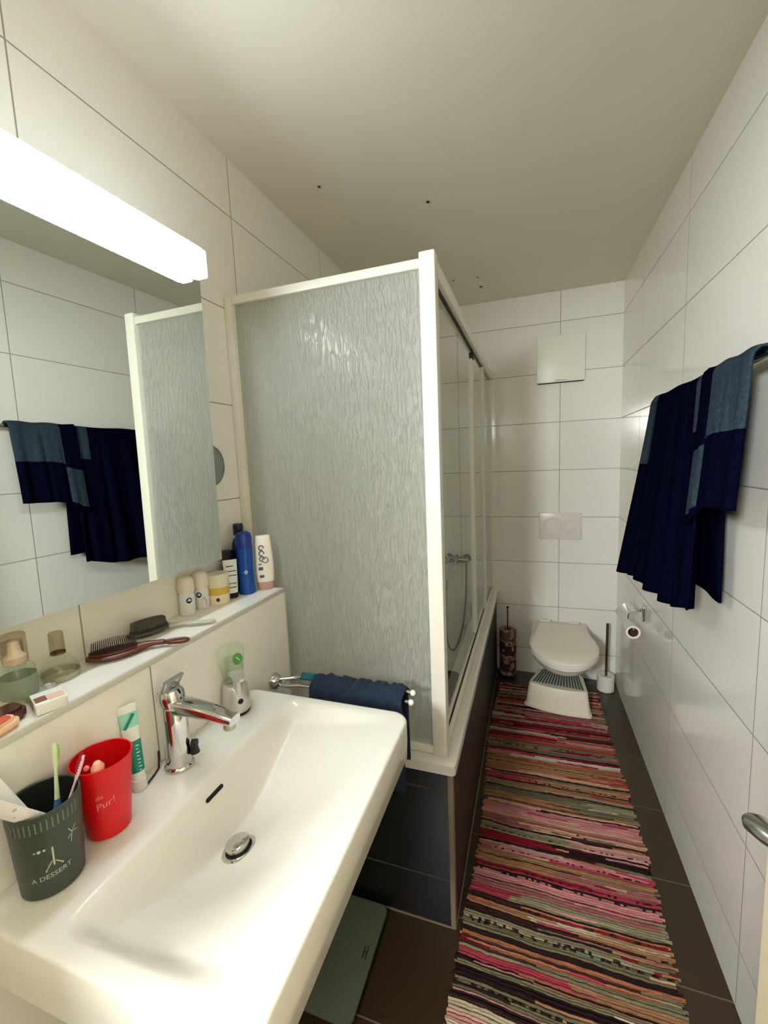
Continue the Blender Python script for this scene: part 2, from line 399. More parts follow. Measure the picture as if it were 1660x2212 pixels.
build('plinth_joint', MB().box(LX+.001, PY-.003, 0.001, PX-.002, PY, .006).box(PX, PY, .001, PX+.003, L-.003, .008), mat('grey_sealant', (120, 108, 90), .6), tub)

mt = build('bath_mat', MB().prism(rrect(.25, 1.62, .50, 2.50, .04), .152, .158, bev=.001), mat('black_anti_slip_rubber', (16, 16, 18), .6, bump=.4, bump_scale=90), None, (.375, 2.1, .152))
tag(mt, 'dark rubber anti-slip mat lying in bottom of bathtub', 'bath mat')

# ------------------------------------------------------------------ shower screen
SY = 1.195
scr = thing('shower_screen', 'shower screen of frosted and clear glass in white frames on bathtub', 'shower screen', (0.33, SY, TZ))
build('wall_profile', MB().box(0.001, SY-.022, TZ+.001, 0.028, SY+.022, 2.006, .003), m_cream_frame, scr)
build('top_rail', MB().box(0.028, SY-.017, 1.982, 0.632, SY+.017, 2.008, .003), m_cream_frame, scr)
build('bottom_rail', MB().box(0.028, SY-.015, TZ+.001, 0.632, SY+.015, TZ+.022, .003), m_cream_frame, scr)
build('corner_post', MB().box(0.632, SY-.022, TZ+.001, 0.676, SY+.022, 2.022, .004), m_cream_frame, scr)
build('frosted_pane', MB().box(0.024, SY-.004, TZ+.018, 0.634, SY+.002, 1.986), m_frost, scr)
SX = 0.655
build('side_top_rail', MB().box(SX-.018, SY+.022, 1.972, SX+.018, L-.002, 2.016, .003), m_cream_frame, scr)
build('side_track', MB().box(SX-.016, SY+.022, TZ+.001, SX-.005, L-.002, TZ+.020, .001).box(SX+.003, SY+.022, TZ+.001, SX+.014, L-.002, TZ+.016, .001), m_cream_frame, scr)
for zz in ((1.966, 1.972, -.006, .004), (TZ+.001, TZ+.007, -.005, .003)):
    build('seal_strip', MB().box(SX+zz[2], SY+.03, zz[0], SX+zz[3], L-.01, zz[1]), mat('dark_brown_seal', (58, 46, 28), .6), scr)
build('clear_pane', MB().box(SX-.012, SY+.02, TZ+.018, SX-.007, 2.12, 1.974), m_glass, scr)
build('stile', MB().box(SX-.020, 2.085, TZ+.021, SX+.000, 2.145, 1.935, .003), m_cream_frame, scr)
build('stile', MB().box(SX+.000, 2.44, TZ+.017, SX+.014, 2.472, 1.962, .003), m_cream_frame, scr)
build('clear_pane', MB().box(SX+.005, 2.47, TZ+.017, SX+.010, L-.012, 1.972), m_glass, scr)
build('clear_pane', MB().box(SX-.003, 2.12, TZ+.019, SX+.001, 2.46, 1.972), m_glass, scr)
build('end_profile', MB().box(SX-.014, L-.022, TZ+.021, SX+.016, L-.001, 1.963, .003), m_cream_frame, scr)
build('roller', MB().box(SX-.015, 2.10, 1.936, SX+.004, 2.135, 1.9635, .002), m_black, scr)

# tub mixer on back wall with hose
mx = thing('bath_mixer', 'chrome bath mixer with hanging shower hose on back wall', 'tap', (0.435, L, 0.785))
MB_ = MB()
MB_.tube([(.355, L-.065, .785), (.365, L-.065, .785), (.505, L-.065, .785), (.515, L-.065, .785)], [.018, .021, .021, .018], 18)
for x in (.375, .495): MB_.tube([(x, L-.065, .785), (x, L-.008, .785)], .012, 14); MB_.tube([(x, L-.010, .785), (x, L-.001, .785)], .028, 20)
build('body', MB_, mat('darkened_chrome', (150, 150, 146), .1, metal=1.0), mx)
build('lever', MB().tube([(.435, L-.07, .80), (.435, L-.085, .825), (.435, L-.14, .835)], [.014, .012, .008], 12), m_chrome, mx)
build('spout', MB().tube([(.435, L-.07, .78), (.435, L-.12, .772), (.435, L-.16, .755), (.435, L-.165, .742)], [.014, .014, .013, .013], 14), m_chrome, mx)
hp = []
for k in range(41):
    t = k/40; a = PI*t
    hp.append((.435+.068*math.cos(a), L-.085-.25*math.sin(a)*.9, .765-.02-.50*math.sin(a)**.55 if 0 < k < 40 else .765))
build('hose', MB().tube(hp, .0065, 10), mat('dark_steel_hose', (104, 104, 98), .3, metal=1.0), mx)
hs = MB().tube([(.372, L-.10, .79), (.368, L-.11, .70), (.366, L-.115, .60)], [.012, .014, .012], 14)
hs.lathe([(.012, 0), (.03, .012), (.034, .03), (.03, .034)], (0, 0, 0), 20, 0, Matrix.Translation((.365, L-.11, .80)) @ Matrix.Rotation(PI/2, 4, 'X'))
build('hand_shower', hs, m_chrome, mx)

# ------------------------------------------------------------------ back wall fittings, toilet
vc = thing('wall_vent_cover', 'square white vent cover high on back wall', 'vent cover', (1.088, L, 2.05))
build('cover', MB().box(.950, L-.022, 1.912, 1.226, L-.001, 2.190, .004, 3), mat('white_vent_plastic', (236, 238, 224), .35), vc)
build('air_gap', MB().box(.958, L-.018, 1.9085, 1.218, L-.003, 1.9125), m_dark, vc)
build('finger_notch', MB().prism([(1.06+.028+.04*math.cos(PI+PI*k/8), .010*math.sin(PI*k/8)) for k in range(9)], 0, .002, 0,
      Matrix.Translation((0, L-.022, 1.918)) @ Matrix.Rotation(PI/2, 4, 'X')), mat('white_vent_shadow_groove', (200, 200, 186), .5), vc)
fp = thing('flush_plate', 'white flush plate with two round buttons on back wall', 'flush plate', (1.09, L, 1.014))
m_fp = mat('white_flush_plastic', (224, 220, 212), .25)
build('plate', MB().box(.966, L-.014, .930, 1.218, L-.001, 1.100, .004, 3), m_fp, fp)
MF = lambda x: Matrix.Translation((x, L-.0139, 1.014)) @ Matrix.Rotation(PI/2, 4, 'X')
build('large_button', MB().lathe([(.061, 0), (.061, .003), (.056, .005), (.054, .002), (.050, .002), (.048, .006), (.02, .0075)], (0, 0, 0), 40, 0, MF(1.052)), m_fp, fp)
build('small_button', MB().lathe([(.044, 0), (.044, .003), (.041, .0045), (.039, .002), (.036, .002), (.034, .006), (.015, .0075)], (0, 0, 0), 36, 0, MF(1.148)), m_fp, fp)

toi = thing('toilet', 'white toilet with closed lid against back wall', 'toilet', (1.088, 2.6, 0))
def egg(hw, yf, yb, hb, n=40):
    """outline, front at yf, back at yb with half width hb"""
    ym = yf + (yb-yf)*.42; p = []
    for k in range(n):
        a = 2*PI*k/n; c, s_ = math.cos(a), math.sin(a)
        if s_ <= 0: x = hw*c; y = ym + (ym-yf)*s_
        else:
            y = ym + (yb-ym)*min(1, s_*1.25)
            x = (1 if c > 0 else -1)*lerp(hw, hb, ss(0, 1, (y-ym)/(yb-ym)))*min(1, abs(c)*2.2)
        p.append((1.088+x, y))
    return p
def er(z, hw, yf, yb, hb): return [(x, y, z) for x, y in egg(hw, yf, yb, hb)]
bw = MB().rings([er(0, .080, 2.735, 2.90, .088), er(.02, .072, 2.74, 2.90, .08), er(.10, .064, 2.745, 2.90, .072), er(.16, .066, 2.735, 2.905, .08), er(.205, .085, 2.64, 2.91, .10),
                 er(.245, .115, 2.48, 2.912, .13), er(.29, .148, 2.335, 2.914, .15), er(.33, .167, 2.275, 2.914, .16), er(.36, .175, 2.25, 2.914, .165), er(.375, .173, 2.252, 2.914, .163)])
build('bowl', bw, m_white_enamel, toi)
st = MB().rings([er(.3755, .176, 2.246, 2.80, .13), er(.379, .180, 2.241, 2.803, .132), er(.390, .180, 2.241, 2.803, .132), er(.393, .177, 2.245, 2.80, .13)])
m_seat = mat('white_toilet_seat', (230, 224, 212), .22)
build('seat', st, m_seat, toi)
ld = MB().rings([er(.3945, .176, 2.245, 2.80, .13), er(.397, .181, 2.238, 2.804, .133), er(.408, .180, 2.240, 2.803, .132), er(.415, .168, 2.262, 2.79, .12), er(.419, .12, 2.34, 2.75, .09)])
build('lid', ld, m_seat, toi)
for x in (1.088-.085, 1.088+.085):
    build('hinge', MB().tube([(x-.03, 2.83, .400), (x+.03, 2.83, .400)], .012, 14).box(x-.014, 2.81, .375, x+.014, 2.85, .395, .003), m_seat, toi)

stl = thing('step_stool', 'low white children\'s step stool with green-grey ribbed top before toilet', 'stool', (1.05, 2.55, 0.012))
MS = Matrix.Translation((1.055, 2.455, 0.0)) @ Matrix.Rotation(math.radians(-8), 4, 'Z')
def stp(wf, wb, d0, d1, r=.035, bow=.018):
    c = [(-wf/2, d0), (wf/2, d0), (wb/2, d1), (-wb/2, d1)]; p = []
    for i in range(4):
        A, B, Cc = Vector(c[i-1]), Vector(c[i]), Vector(c[(i+1) % 4])
        a = B+(A-B).normalized()*r; e = B+(Cc-B).normalized()*r
        for k in range(7):
            t = k/6; p.append(tuple((1-t)**2*a+2*t*(1-t)*B+t*t*e))
        if i == 0:
            for k in range(1, 6): t = k/6; nx = (Cc-(Cc-B).normalized()*r); pt = e.lerp(nx, t); p.append((pt.x, pt.y-bow*math.sin(PI*t)))
    return p
def sr(z, *a): return [(x, y, z) for x, y in stp(*a)]
m_st = mat('white_stool_plastic', (226, 219, 198), .4)
build('body', MB().rings([sr(.012, .372, .29, -.006, .262), sr(.020, .372, .29, -.006, .262), sr(.024, .356, .275, .004, .252), sr(.136, .326, .246, .020, .236), sr(.146, .316, .236, .026, .230)], M=MS), m_st, stl)
rb = MB()
for k in range(17):
    u = (k+.5)/17-.5
    rb.prism([(u*.28-.0045, .046), (u*.28+.0045, .046), (u*.205+.0035, .212), (u*.205-.0035, .212)], .1455, .150, 0, MS)
build('ribbed_top', rb, mat('green_grey_rubber', (74, 94, 90), .7), stl)

tbr = thing('toilet_brush', 'toilet brush with dark handle in white pot beside toilet', 'toilet brush', (1.355, 2.80, 0))
build('pot', MB().lathe([(.044, 0), (.048, .004), (.049, .09), (.050, .098), (.047, .100), (.040, .100), (.020, .094)], (1.355, 2.80, 0), 32), m_white_plastic, tbr)
build('handle', MB().tube([(1.357, 2.80, .09), (1.359, 2.80, .30), (1.360, 2.80, .43)], [.007, .0075, .008], 12), mat('dark_brown_handle', (64, 54, 34), .4), tbr)

# roll stand and the patterned rolls left of the toilet
rsx, rsy = 0.768, 2.845
rst = thing('toilet_roll_stand', 'thin dark toilet roll stand in corner left of toilet', 'roll stand', (rsx, rsy, 0))
build('base', MB().lathe([(.055, 0), (.058, .004), (.05, .010), (.008, .013)], (rsx, rsy, 0), 28), m_dark if False else mat('dark_bronze_metal', (52, 44, 32), .4, metal=.6), rst)
build('rod', MB().tube([(rsx, rsy, .011), (rsx, rsy, .47)], .004, 10), mat('dark_bronze_metal', (52, 44, 32)), rst)
build('top_knob', MB().sphere((rsx, rsy, .474), .008), mat('dark_bronze_metal', (52, 44, 32)), rst)
def pattern_mat(name, a, b, c, scale, p1=.33, p2=.55):
    m = bpy.data.materials.new(name); m.use_nodes = True; nt = m.node_tree; bb = nt.nodes['Principled BSDF']; bb.inputs['Roughness'].default_value = .7
    v = nt.nodes.new('ShaderNodeTexVoronoi'); v.inputs['Scale'].default_value = scale
    tc = nt.nodes.new('ShaderNodeTexCoord'); nt.links.new(tc.outputs['Object'], v.inputs['Vector'])
    r = nt.nodes.new('ShaderNodeValToRGB'); e = r.color_ramp; e.interpolation = 'CONSTANT'
    e.elements[0].position = 0; e.elements[0].color = (*lin(a), 1); e.elements[1].position = p1; e.elements[1].color = (*lin(b), 1)
    x = e.elements.new(p2); x.color = (*lin(c), 1)
    nt.links.new(v.outputs['Distance'], r.inputs[0]); nt.links.new(r.outputs[0], bb.inputs['Base Color']); return m
pm = [pattern_mat('white_pink_floral_paper', (190, 165, 165), (160, 130, 130), (70, 50, 46), 26), pattern_mat('brown_floral_paper', (130, 96, 70), (180, 150, 150), (60, 40, 28), 22),
      pattern_mat('pink_ring_paper', (60, 44, 40), (176, 150, 152), (120, 90, 74), 24)]
for k, lab in enumerate(('lowest patterned toilet roll on the stand left of toilet', 'middle brown patterned toilet roll on the corner stand', 'topmost pink patterned toilet roll on the corner stand')):
    z = .0135+.104*k
    o = build('toilet_roll', MB().lathe([(.020, 0), (.050, 0), (.053, .003), (.053, .099), (.050, .102), (.020, .102), (.020, 0)], (rsx, rsy, z), 32, cap0=False, cap1=False), pm[k], None, (rsx, rsy, z))
    tag(o, lab, 'toilet roll', 'toilet rolls on the corner stand')

# paper holder on right wall
ph = thing('paper_holder', 'small chrome toilet paper holder on right tiled wall', 'paper holder', (W, 2.22, .70))
build('mount', MB().box(W-.016, 2.20, .675, W-.001, 2.27, .745, .004).tube([(W-.008, 2.235, .72), (W-.065, 2.235, .72)], .006, 10), m_chrome, ph)
build('cover_flap', MB().grid(lambda u, v: Vector((W-.118+.068*v-.0*u, lerp(2.16, 2.29, u), .690+.050*math.sin(v*PI/2))), 8, 8), m_chrome, ph)
solid(ph.children[-1], .0015)
build('roll_bar', MB().tube([(W-.065, 2.235, .72), (W-.07, 2.235, .67), (W-.07, 2.23, .667), (W-.07, 2.115, .667)], .004, 10), m_chrome, ph)
pr = build('paper_roll', MB().lathe([(.0215, -.048), (.030, -.048), (.030, .048), (.0215, .048), (.0215, -.048)], (0, 0, 0), 32, 0, Matrix.Translation((W-.07, 2.17, .650)) @ Matrix.Rotation(PI/2, 4, 'X'), cap0=False, cap1=False),
           mat('white_tissue_paper', (232, 228, 220), .9), None, (W-.07, 2.17, .65))
tag(pr, 'nearly empty white toilet roll hanging from chrome holder', 'toilet roll')
build('cardboard_core', MB().lathe([(.0205, -.0475), (.0212, -.0475), (.0212, .0475), (.0205, .0475), (.0205, -.0475)], (0, 0, 0), 28, 0, Matrix.Translation((W-.07, 2.17, .650)) @ Matrix.Rotation(PI/2, 4, 'X'), cap0=False, cap1=False),
      mat('brown_cardboard', (104, 76, 50), .9), pr)

# ------------------------------------------------------------------ towel rail and bath towel on right wall
RX, RZ = 1.372, 1.660
rail = thing('towel_rail', 'chrome towel rail on right wall under the navy bath towel', 'towel rail', (W, 1.45, RZ))
build('bar', MB().tube([(RX, 1.06, RZ), (RX, 1.97, RZ)], .008, 14), m_chrome, rail)
for y in (1.072, 1.958):
    build('bracket', MB().tube([(RX, y, RZ), (W-.006, y, RZ)], .007, 12).tube([(W-.010, y, RZ), (W-.001, y, RZ)], .022, 20), m_chrome, rail)
tw = MB()
def fold(s, t, n, ph, a0, a1):
    return (a0+(a1-a0)*t)*(math.sin(2*PI*n*s+ph+.6*math.sin(3*s+ph))+.35*math.sin(2*PI*n*2.3*s+1.7*ph))
def over(u, v, rad, length, ytop, ybot, zb, xb, nf, ph, a0, a1, s0=.10):
    """cloth passing over the rail then hanging down; v=0 behind the rail, v=1 hem"""
    s = u
    y = lerp(ytop(s), ybot(s), ss(0, 1, v)*.35+.65*v)
    if v < s0:
        a = PI*(1.05-1.05*v/s0)*.95
        x = RX-rad*math.cos(PI-a) if False else RX+rad*math.cos(PI-a)*-1
        return Vector((RX+rad*math.cos(PI*(v/s0)), ytop(s), RZ+rad*math.sin(PI*(v/s0))+.002*math.sin(14*s+ph)))
    t = (v-s0)/(1-s0)
    x = lerp(RX-rad, xb(s), t**1.2) - abs(fold(s, t, nf, ph, a0, a1)) 
    return Vector((x, y, lerp(RZ, zb(s), t)))
zl = lambda s: .965+.03*ss(0, .25, s)-.012*math.sin(PI*s)+.03*ss(.75, 1, s)+(.014 if s > .22 else 0)*0
def mLong(u, v):
    if u < .14 and v < .42: return 1
    if u > .86 and v < .30: return 1
    return 0
tw.grid(lambda u, v: over(u, v, .013, 1, lambda s: 1.905-.545*s, lambda s: 2.00-.645*s, zl, lambda s: 1.300+.060*s, 3.1, .8, .004, .028), 70, 44, 0, mLong)
def mShort(u, v):
    if u < .27: return 1 if .55 < v < .95 else 0
    return 1 if v < .52 else 0
tw.grid(lambda u, v: over(u, v, .021, 1, lambda s: 1.385-.270*s, lambda s: 1.395-.265*s, lambda s: 1.262+.058*ss(0, .5, s)+.012*s, lambda s: 1.330+.012*s, 2.2, 2.1, .002, .012, .14), 44, 34, 0, mShort)
tw.grid(lambda u, v: Vector((RX+.014+.010*v+.004*math.sin(17*u+1)*v, lerp(1.86, 1.335, u)+.02*v*(.5-u), lerp(RZ, 1.06, v))), 40, 20, 0, lambda u, v: 0)
bt = build('bath_towel', tw, [m_navy, m_slate], None, (RX, 1.45, RZ), angle=80)
tag(bt, 'large navy and slate blue patchwork bath towel hanging over rail on right wall', 'towel')
solid(bt, .006)

# ------------------------------------------------------------------ rag rug
rx0, rx1, ry0, ry1 = 0.712, 1.308, 0.42, 2.72
pal = [((206, 152, 142), 10), ((176, 66, 80), 5), ((146, 34, 48), 5), ((172, 112, 82), 5), ((210, 166, 134), 9), ((196, 180, 152), 6), ((152, 142, 112), 8),
       ((120, 114, 86), 6), ((74, 44, 38), 4), ((46, 30, 30), 2), ((172, 74, 62), 3), ((198, 132, 132), 8), ((110, 142, 124), .9), ((84, 74, 86), 1.2), ((206, 202, 190), 1.2), ((166, 122, 88), 6), ((166, 106, 100), 7)]
cols = [lin(c) for c, _ in pal]; wts = [q for _, q in pal]
rg = bmesh.new(); lay = rg.loops.layers.float_color.new('rag_colour')
rnd = random.Random(11)
y = ry0; run = 0; nx = 64; thin = False
pick = lambda: rnd.choices(range(len(pal)), wts)[0]
dark = (8, 9)
while y < ry1:
    if run <= 0 and not thin and rnd.random() < .52:
        thin = True; pitch = rnd.uniform(.0035, .0055); segs = [(0, rnd.choice(dark)), (rnd.uniform(.25, .9), rnd.choice((8, 9, 2, 7, 15)))]
    else:
        thin = False
        if run <= 0:
            run = rnd.choice((1, 2, 2, 3, 3, 4, 5)); band = [(0, pick())]; run = 1 if band[0][1] in dark else run
            for _ in range(rnd.choice((0, 1, 1, 2))): band.append((rnd.random(), pick()))
        run -= 1
        pitch = rnd.uniform(.0058, .0100)
        segs = [(p_ if p_ == 0 else min(.97, max(.03, p_+rnd.uniform(-.12, .12))), c) for p_, c in band]
        if rnd.random() < .35: q_ = rnd.random(); segs += [(q_, pick()), (min(1, q_+rnd.uniform(.05, .3)), band[-1][1])]
    segs.sort()
    speck = rnd.random() < .10; rowj = rnd.uniform(.72, 1.08)
    e0, e1 = rx0+rnd.uniform(-.004, .008), rx1+rnd.uniform(-.012, .008)
    e0 += .012*math.sin(y*5); e1 += .008*math.sin(y*4+1)
    hgt = rnd.uniform(.0068, .0090); ph = rnd.random()*9
    rows = []
    for k in range(nx+1):
        x = lerp(e0, e1, k/nx)
        yy = y + .010*math.sin(x*3+y*1.3) + .007*noise.noise(Vector((x*7, y*9, 0))) + .0022*noise.noise(Vector((x*40, y*60, 3)))
        h2 = hgt + .0024*noise.noise(Vector((x*60, y*130, ph)))
        wv = pitch*.60
        rows.append([rg.verts.new((x, yy-wv, .0015)), rg.verts.new((x, yy-wv*.55, h2*.8)), rg.verts.new((x, yy, h2)), rg.verts.new((x, yy+wv*.55, h2*.8)), rg.verts.new((x, yy+wv, .0015))])
    jit = 1.0; left = 0
    for k in range(nx):
        u = (k+.5)/nx; ci = [c for p_, c in segs if p_ <= u][-1]
        if left <= 0: jit = .78+.36*rnd.random(); left = rnd.randint(2, 12)
        left -= 1
        if speck and rnd.random() < .38: ci = dark[k % 2]
        c = (*[q*jit*rowj*.92 for q in cols[ci]], 1)
        for j in range(4):
            f = rg.faces.new((rows[k][j], rows[k+1][j], rows[k+1][j+1], rows[k][j+1]))
            for lp in f.loops: lp[lay] = c
    y += pitch
m_rug = bpy.data.materials.new('woven_rag_strips'); m_rug.use_nodes = True
nt = m_rug.node_tree; bb = nt.nodes['Principled BSDF']; bb.inputs['Roughness'].default_value = .95; bb.inputs['Specular IOR Level'].default_value = .1
at = nt.nodes.new('ShaderNodeVertexColor'); at.layer_name = 'rag_colour'
nn = nt.nodes.new('ShaderNodeTexNoise'); nn.inputs['Scale'].default_value = 240
mxx = nt.nodes.new('ShaderNodeMix'); mxx.data_type = 'RGBA'; mxx.blend_type = 'MULTIPLY'; mxx.inputs['Factor'].default_value = .5
tcc = nt.nodes.new('ShaderNodeTexCoord'); nt.links.new(tcc.outputs['Object'], nn.inputs['Vector'])
nt.links.new(at.outputs[0], mxx.inputs['A']); nt.links.new(nn.outputs['Fac'], mxx.inputs['B']); nt.links.new(mxx.outputs['Result'], bb.inputs['Base Color'])
bpn = nt.nodes.new('ShaderNodeBump'); bpn.inputs['Strength'].default_value = .6; bpn.inputs['Distance'].default_value = .003
nt.links.new(nn.outputs['Fac'], bpn.inputs['Height']); nt.links.new(bpn.outputs['Normal'], bb.inputs['Normal'])
rug = build('rag_rug', rg, m_rug, None, (1.0, 1.6, 0), angle=60)
tag(rug, 'long striped multicoloured rag rug running from door to toilet', 'rug')

# ------------------------------------------------------------------ bathroom scale
bs = thing('bathroom_scale', 'flat grey-green glass bathroom scale on floor under washbasin', 'bathroom scale', (.33, .985, 0))
build('glass_platform', MB().prism(rrect(.175, .83, .475, 1.148, .025), .020, .028, bev=.0015), mat('grey_green_glass', (82, 90, 76), .2), bs)
build('base', MB().prism(rrect(.20, .86, .45, 1.12, .02), .006, .0198, bev=.001), mat('grey_scale_plastic', (70, 74, 70), .5), bs)
for x in (.225, .425):
    for yy in (.885, 1.095): build('foot', MB().lathe([(.012, 0), (.013, .0055)], (x, yy, 0), 14), m_black, bs)
build('printed_mark', MB().box(.444, .985, .0281, .447, 1.02, .0284).box(.453, .985, .0281, .456, 1.02, .0284).box(.447, 1.001, .0281, .453, 1.004, .0284), mat('dark_print', (24, 26, 24), .5), bs)

# ------------------------------------------------------------------ washbasin
BX0, BX1, BY0, BY1 = LX+.0005, .632, .303, .950
sink = thing('washbasin', 'large white rectangular washbasin mounted on ledge wall', 'washbasin', (.40, .6265, SZ))
ix0, ix1, iy0, iy1 = .292, .616, .328, .930
def depth(x, y):
    u = (x-ix0)/(ix1-ix0); s_ = min(y-iy0, iy1-y)
    if u <= 0 or u >= 1 or s_ <= 0: return 0.0
    back = ss(0, .10, u) if u < .10 else 1.0
    back = min(1, u/.15); back = back*back*(3-2*back)
    front = ss(-.02, .82, 1-u)*ss(0, .10, 1-u)
    side = .26*ss(0, .045, s_)+.74*ss(0, .26, s_)
    return .122*back*front*side
xs = sorted(set([BX0, BX0+.02, .2, .23, .26, .28]+[ix0+(ix1-ix0)*k/110 for k in range(111)]+[ix1+.004, ix1+.008]))
ys = sorted(set([BY0+.004, BY0+.012]+[iy0+(iy1-iy0)*k/130 for k in range(131)]+[iy1+.006, iy1+.012]))
xs = [x for x in xs if x < BX1-.006]; ys = [q for q in ys if BY0+.006 < q < BY1-.006]
sb = bmesh.new()
rc = .042
def corner(x, y):
    """pull the outer corners of the plan in to a radius"""
    cx = min(max(x, BX0+.020), BX1-rc); cy = min(max(y, BY0+rc), BY1-rc)
    dx_, dy_ = x-cx, y-cy
    if abs(dx_) > 1e-9 and abs(dy_) > 1e-9:
        rx_ = .020 if dx_ < 0 else rc
        m_ = max(abs(dx_)/rx_, abs(dy_)/rc)
        dn = Vector((dx_/rx_, dy_/rc)).normalized()*m_
        return cx+dn.x*rx_, cy+dn.y*rc
    return x, y
V = {}
for i, x in enumerate(xs):
    for j, q in enumerate(ys): V[i, j] = sb.verts.new((*corner(x, q), SZ-depth(x, q)))
for i in range(len(xs)-1):
    for j in range(len(ys)-1): sb.faces.new((V[i, j], V[i+1, j], V[i+1, j+1], V[i, j+1]))
# outer wall loops, from the grid border outward, over the rounded edge and down
def border():
    nI, nJ = len(xs)-1, len(ys)-1
    return [(i, 0) for i in range(nI)]+[(nI, j) for j in range(nJ)]+[(i, nJ) for i in range(nI, 0, -1)]+[(0, j) for j in range(nJ, 0, -1)]
bd = border()
def outer(px, py, grow, z):
    x = px; y = py
    fx = (px-xs[0])/(xs[-1]-xs[0]); fy = (py-ys[0])/(ys[-1]-ys[0])
    ox = lerp(BX0, BX1, fx) if 0 < fx < 1 else (BX0 if fx <= 0 else BX1)
    oy = lerp(BY0, BY1, fy) if 0 < fy < 1 else (BY0 if fy <= 0 else BY1)
    ox, oy = corner(ox, oy)
    gx = .40+(ox-.40)*(1-grow/.24); gy = .6265+(oy-.6265)*(1-grow/.32)
    if ox <= BX0+.001: gx = max(gx, BX0)
    return (max(gx, BX0), gy, z)
prev = [V[b] for b in bd]
for grow, z in ((.0055, SZ-.0003), (.002, SZ-.002), (.0, SZ-.006), (.0, SZ-.05), (.002, SZ-.094), (.010, SZ-.10), (.06, SZ-.108), (.12, SZ-.135), (.17, SZ-.15)):
    cur_ = [sb.verts.new(outer(xs[b[0]], ys[b[1]], grow, z)) for b in bd]
    n = len(bd)
    for k in range(n): sb.faces.new((prev[k], prev[(k+1) % n], cur_[(k+1) % n], cur_[k]))
    prev = cur_
sb.faces.new(prev)
bmesh.ops.remove_doubles(sb, verts=list(sb.verts), dist=1e-6)
build('basin', sb, m_white_enamel, sink, angle=50)
dx, dy = .374, .606; dz = SZ-depth(dx, dy)
def tilt(x, y):
    e = .02
    return Vector((depth(x+e, y)-depth(x-e, y), depth(x, y+e)-depth(x, y-e), 2*e)).normalized()
nrm = tilt(dx, dy); MT = Matrix.Translation((dx, dy, dz)) @ nrm.to_track_quat('Z', 'Y').to_matrix().to_4x4()
build('drain_ring', MB().lathe([(.022, -.004), (.0335, -.002), (.0335, .002), (.031, .004), (.026, .003), (.024, -.003)], (0, 0, 0), 40, 0, MT), m_chrome, sink)
build('drain_plug', MB().lathe([(.021, .000), (.0235, .010), (.0235, .013), (.020, .0155), (.004, .0165)], (0, 0, 0), 40, 0, MT @ Matrix.Translation((0, 0, .003))), m_chrome, sink)
build('drain_gap', MB().lathe([(.0255, .0026), (.0235, .0032)], (0, 0, 0), 40, 0, MT), m_dark, sink)
ox_ = None
for k in range(200):
    xx = ix0+k*.0003
    if depth(xx, .625) > .030: ox_ = xx; break
on = tilt(ox_, .625); MO = Matrix.Translation((ox_+.0006, .625, SZ-.030)) @ Matrix.Rotation(math.radians(70), 4, 'Y')
sl = [(-.0035+.0035*0, 0)]
build('overflow_slot', MB().prism([(.004*math.cos(a)+0, (.020 if math.sin(a) > 0 else -.020)+.004*math.sin(a)) for a in [2*PI*k/20 for k in range(20)]], -.003, .0012, 0, MO), m_dark, sink)
trp = MB().tube([(.37, .62, SZ-.15), (.37, .62, SZ-.30)], .016, 16).tube([(.37, .62, SZ-.22), (.37, .62, SZ-.38)], .032, 24).tube([(.37, .62, SZ-.25), (.30, .62, SZ-.25), (LX+.01, .62, SZ-.25)], .016, 16)
trp.tube([(LX+.012, .62, SZ-.25), (LX+.001, .62, SZ-.25)], .035, 24)
build('siphon', trp, m_chrome, sink)

# ------------------------------------------------------------------ tap
tx, ty = .208, .640
tap = thing('basin_tap', 'chrome single-lever tap on the washbasin', 'tap', (tx, ty, SZ))
build('body', MB().lathe([(.029, .0005), (.030, .003), (.029, .007), (.0255, .010), (.0245, .07), (.0245, .134), (.022, .140)], (tx, ty, SZ), 40), m_chrome, tap)
sp = MB()
rr = []
for k in range(13):
    t = k/12; x = tx+.012+.142*t; z = SZ+.138-.006*t-.003*t*t + .003*math.sin(PI*t); hw = lerp(.020, .0160, t); hh = lerp(.016, .0085, t)
    rr.append([(x, ty+hw*(abs(math.cos(a))**.5)*(1 if math.cos(a) >= 0 else -1), z+hh*(abs(math.sin(a))**.5)*(1 if math.sin(a) >= 0 else -1)) for a in [2*PI*(i+.5)/24 for i in range(24)]])
sp.rings(rr)
spo = build('spout', sp, m_chrome, tap, angle=50)
build('aerator', MB().lathe([(.011, -.012), (.012, -.010), (.012, 0)], (tx+.140, ty, SZ+.121), 24), m_satin, spo)
hdm = Matrix.Translation((tx-.002, ty, SZ+.144)) @ Matrix.Rotation(math.radians(-10), 4, 'Y')
build('lever_head', MB().lathe([(.0235, -.006), (.026, .002), (.027, .016), (.024, .026), (.012, .030)], (0, 0, 0), 36, 0, hdm), m_chrome, tap)
lv = []
for k in range(9):
    t = k/8; c0 = Vector((tx-.022+.030*t, ty, SZ+.148+.048*t)); hw = lerp(.020, .026, t); hh = lerp(.010, .005, t)
    d = Vector((.75, 0, -.35)).normalized()
    lv.append([tuple(c0+Vector((0, 1, 0))*hw*(abs(math.cos(a))**.5)*(1 if math.cos(a) >= 0 else -1)+d*hh*(abs(math.sin(a))**.5)*(1 if math.sin(a) >= 0 else -1)) for a in [2*PI*(i+.5)/20 for i in range(20)]])
build('lever', MB().rings(lv), m_chrome, tap, angle=50)
build('popup_rod', MB().tube([(tx+.026, ty+.012, SZ+.046), (tx+.036, ty+.016, SZ+.046)], .009, 14).tube([(tx+.030, ty+.014, SZ+.045), (tx+.031, ty+.014, SZ+.026)], [.006, .010], 14), m_black, tap)
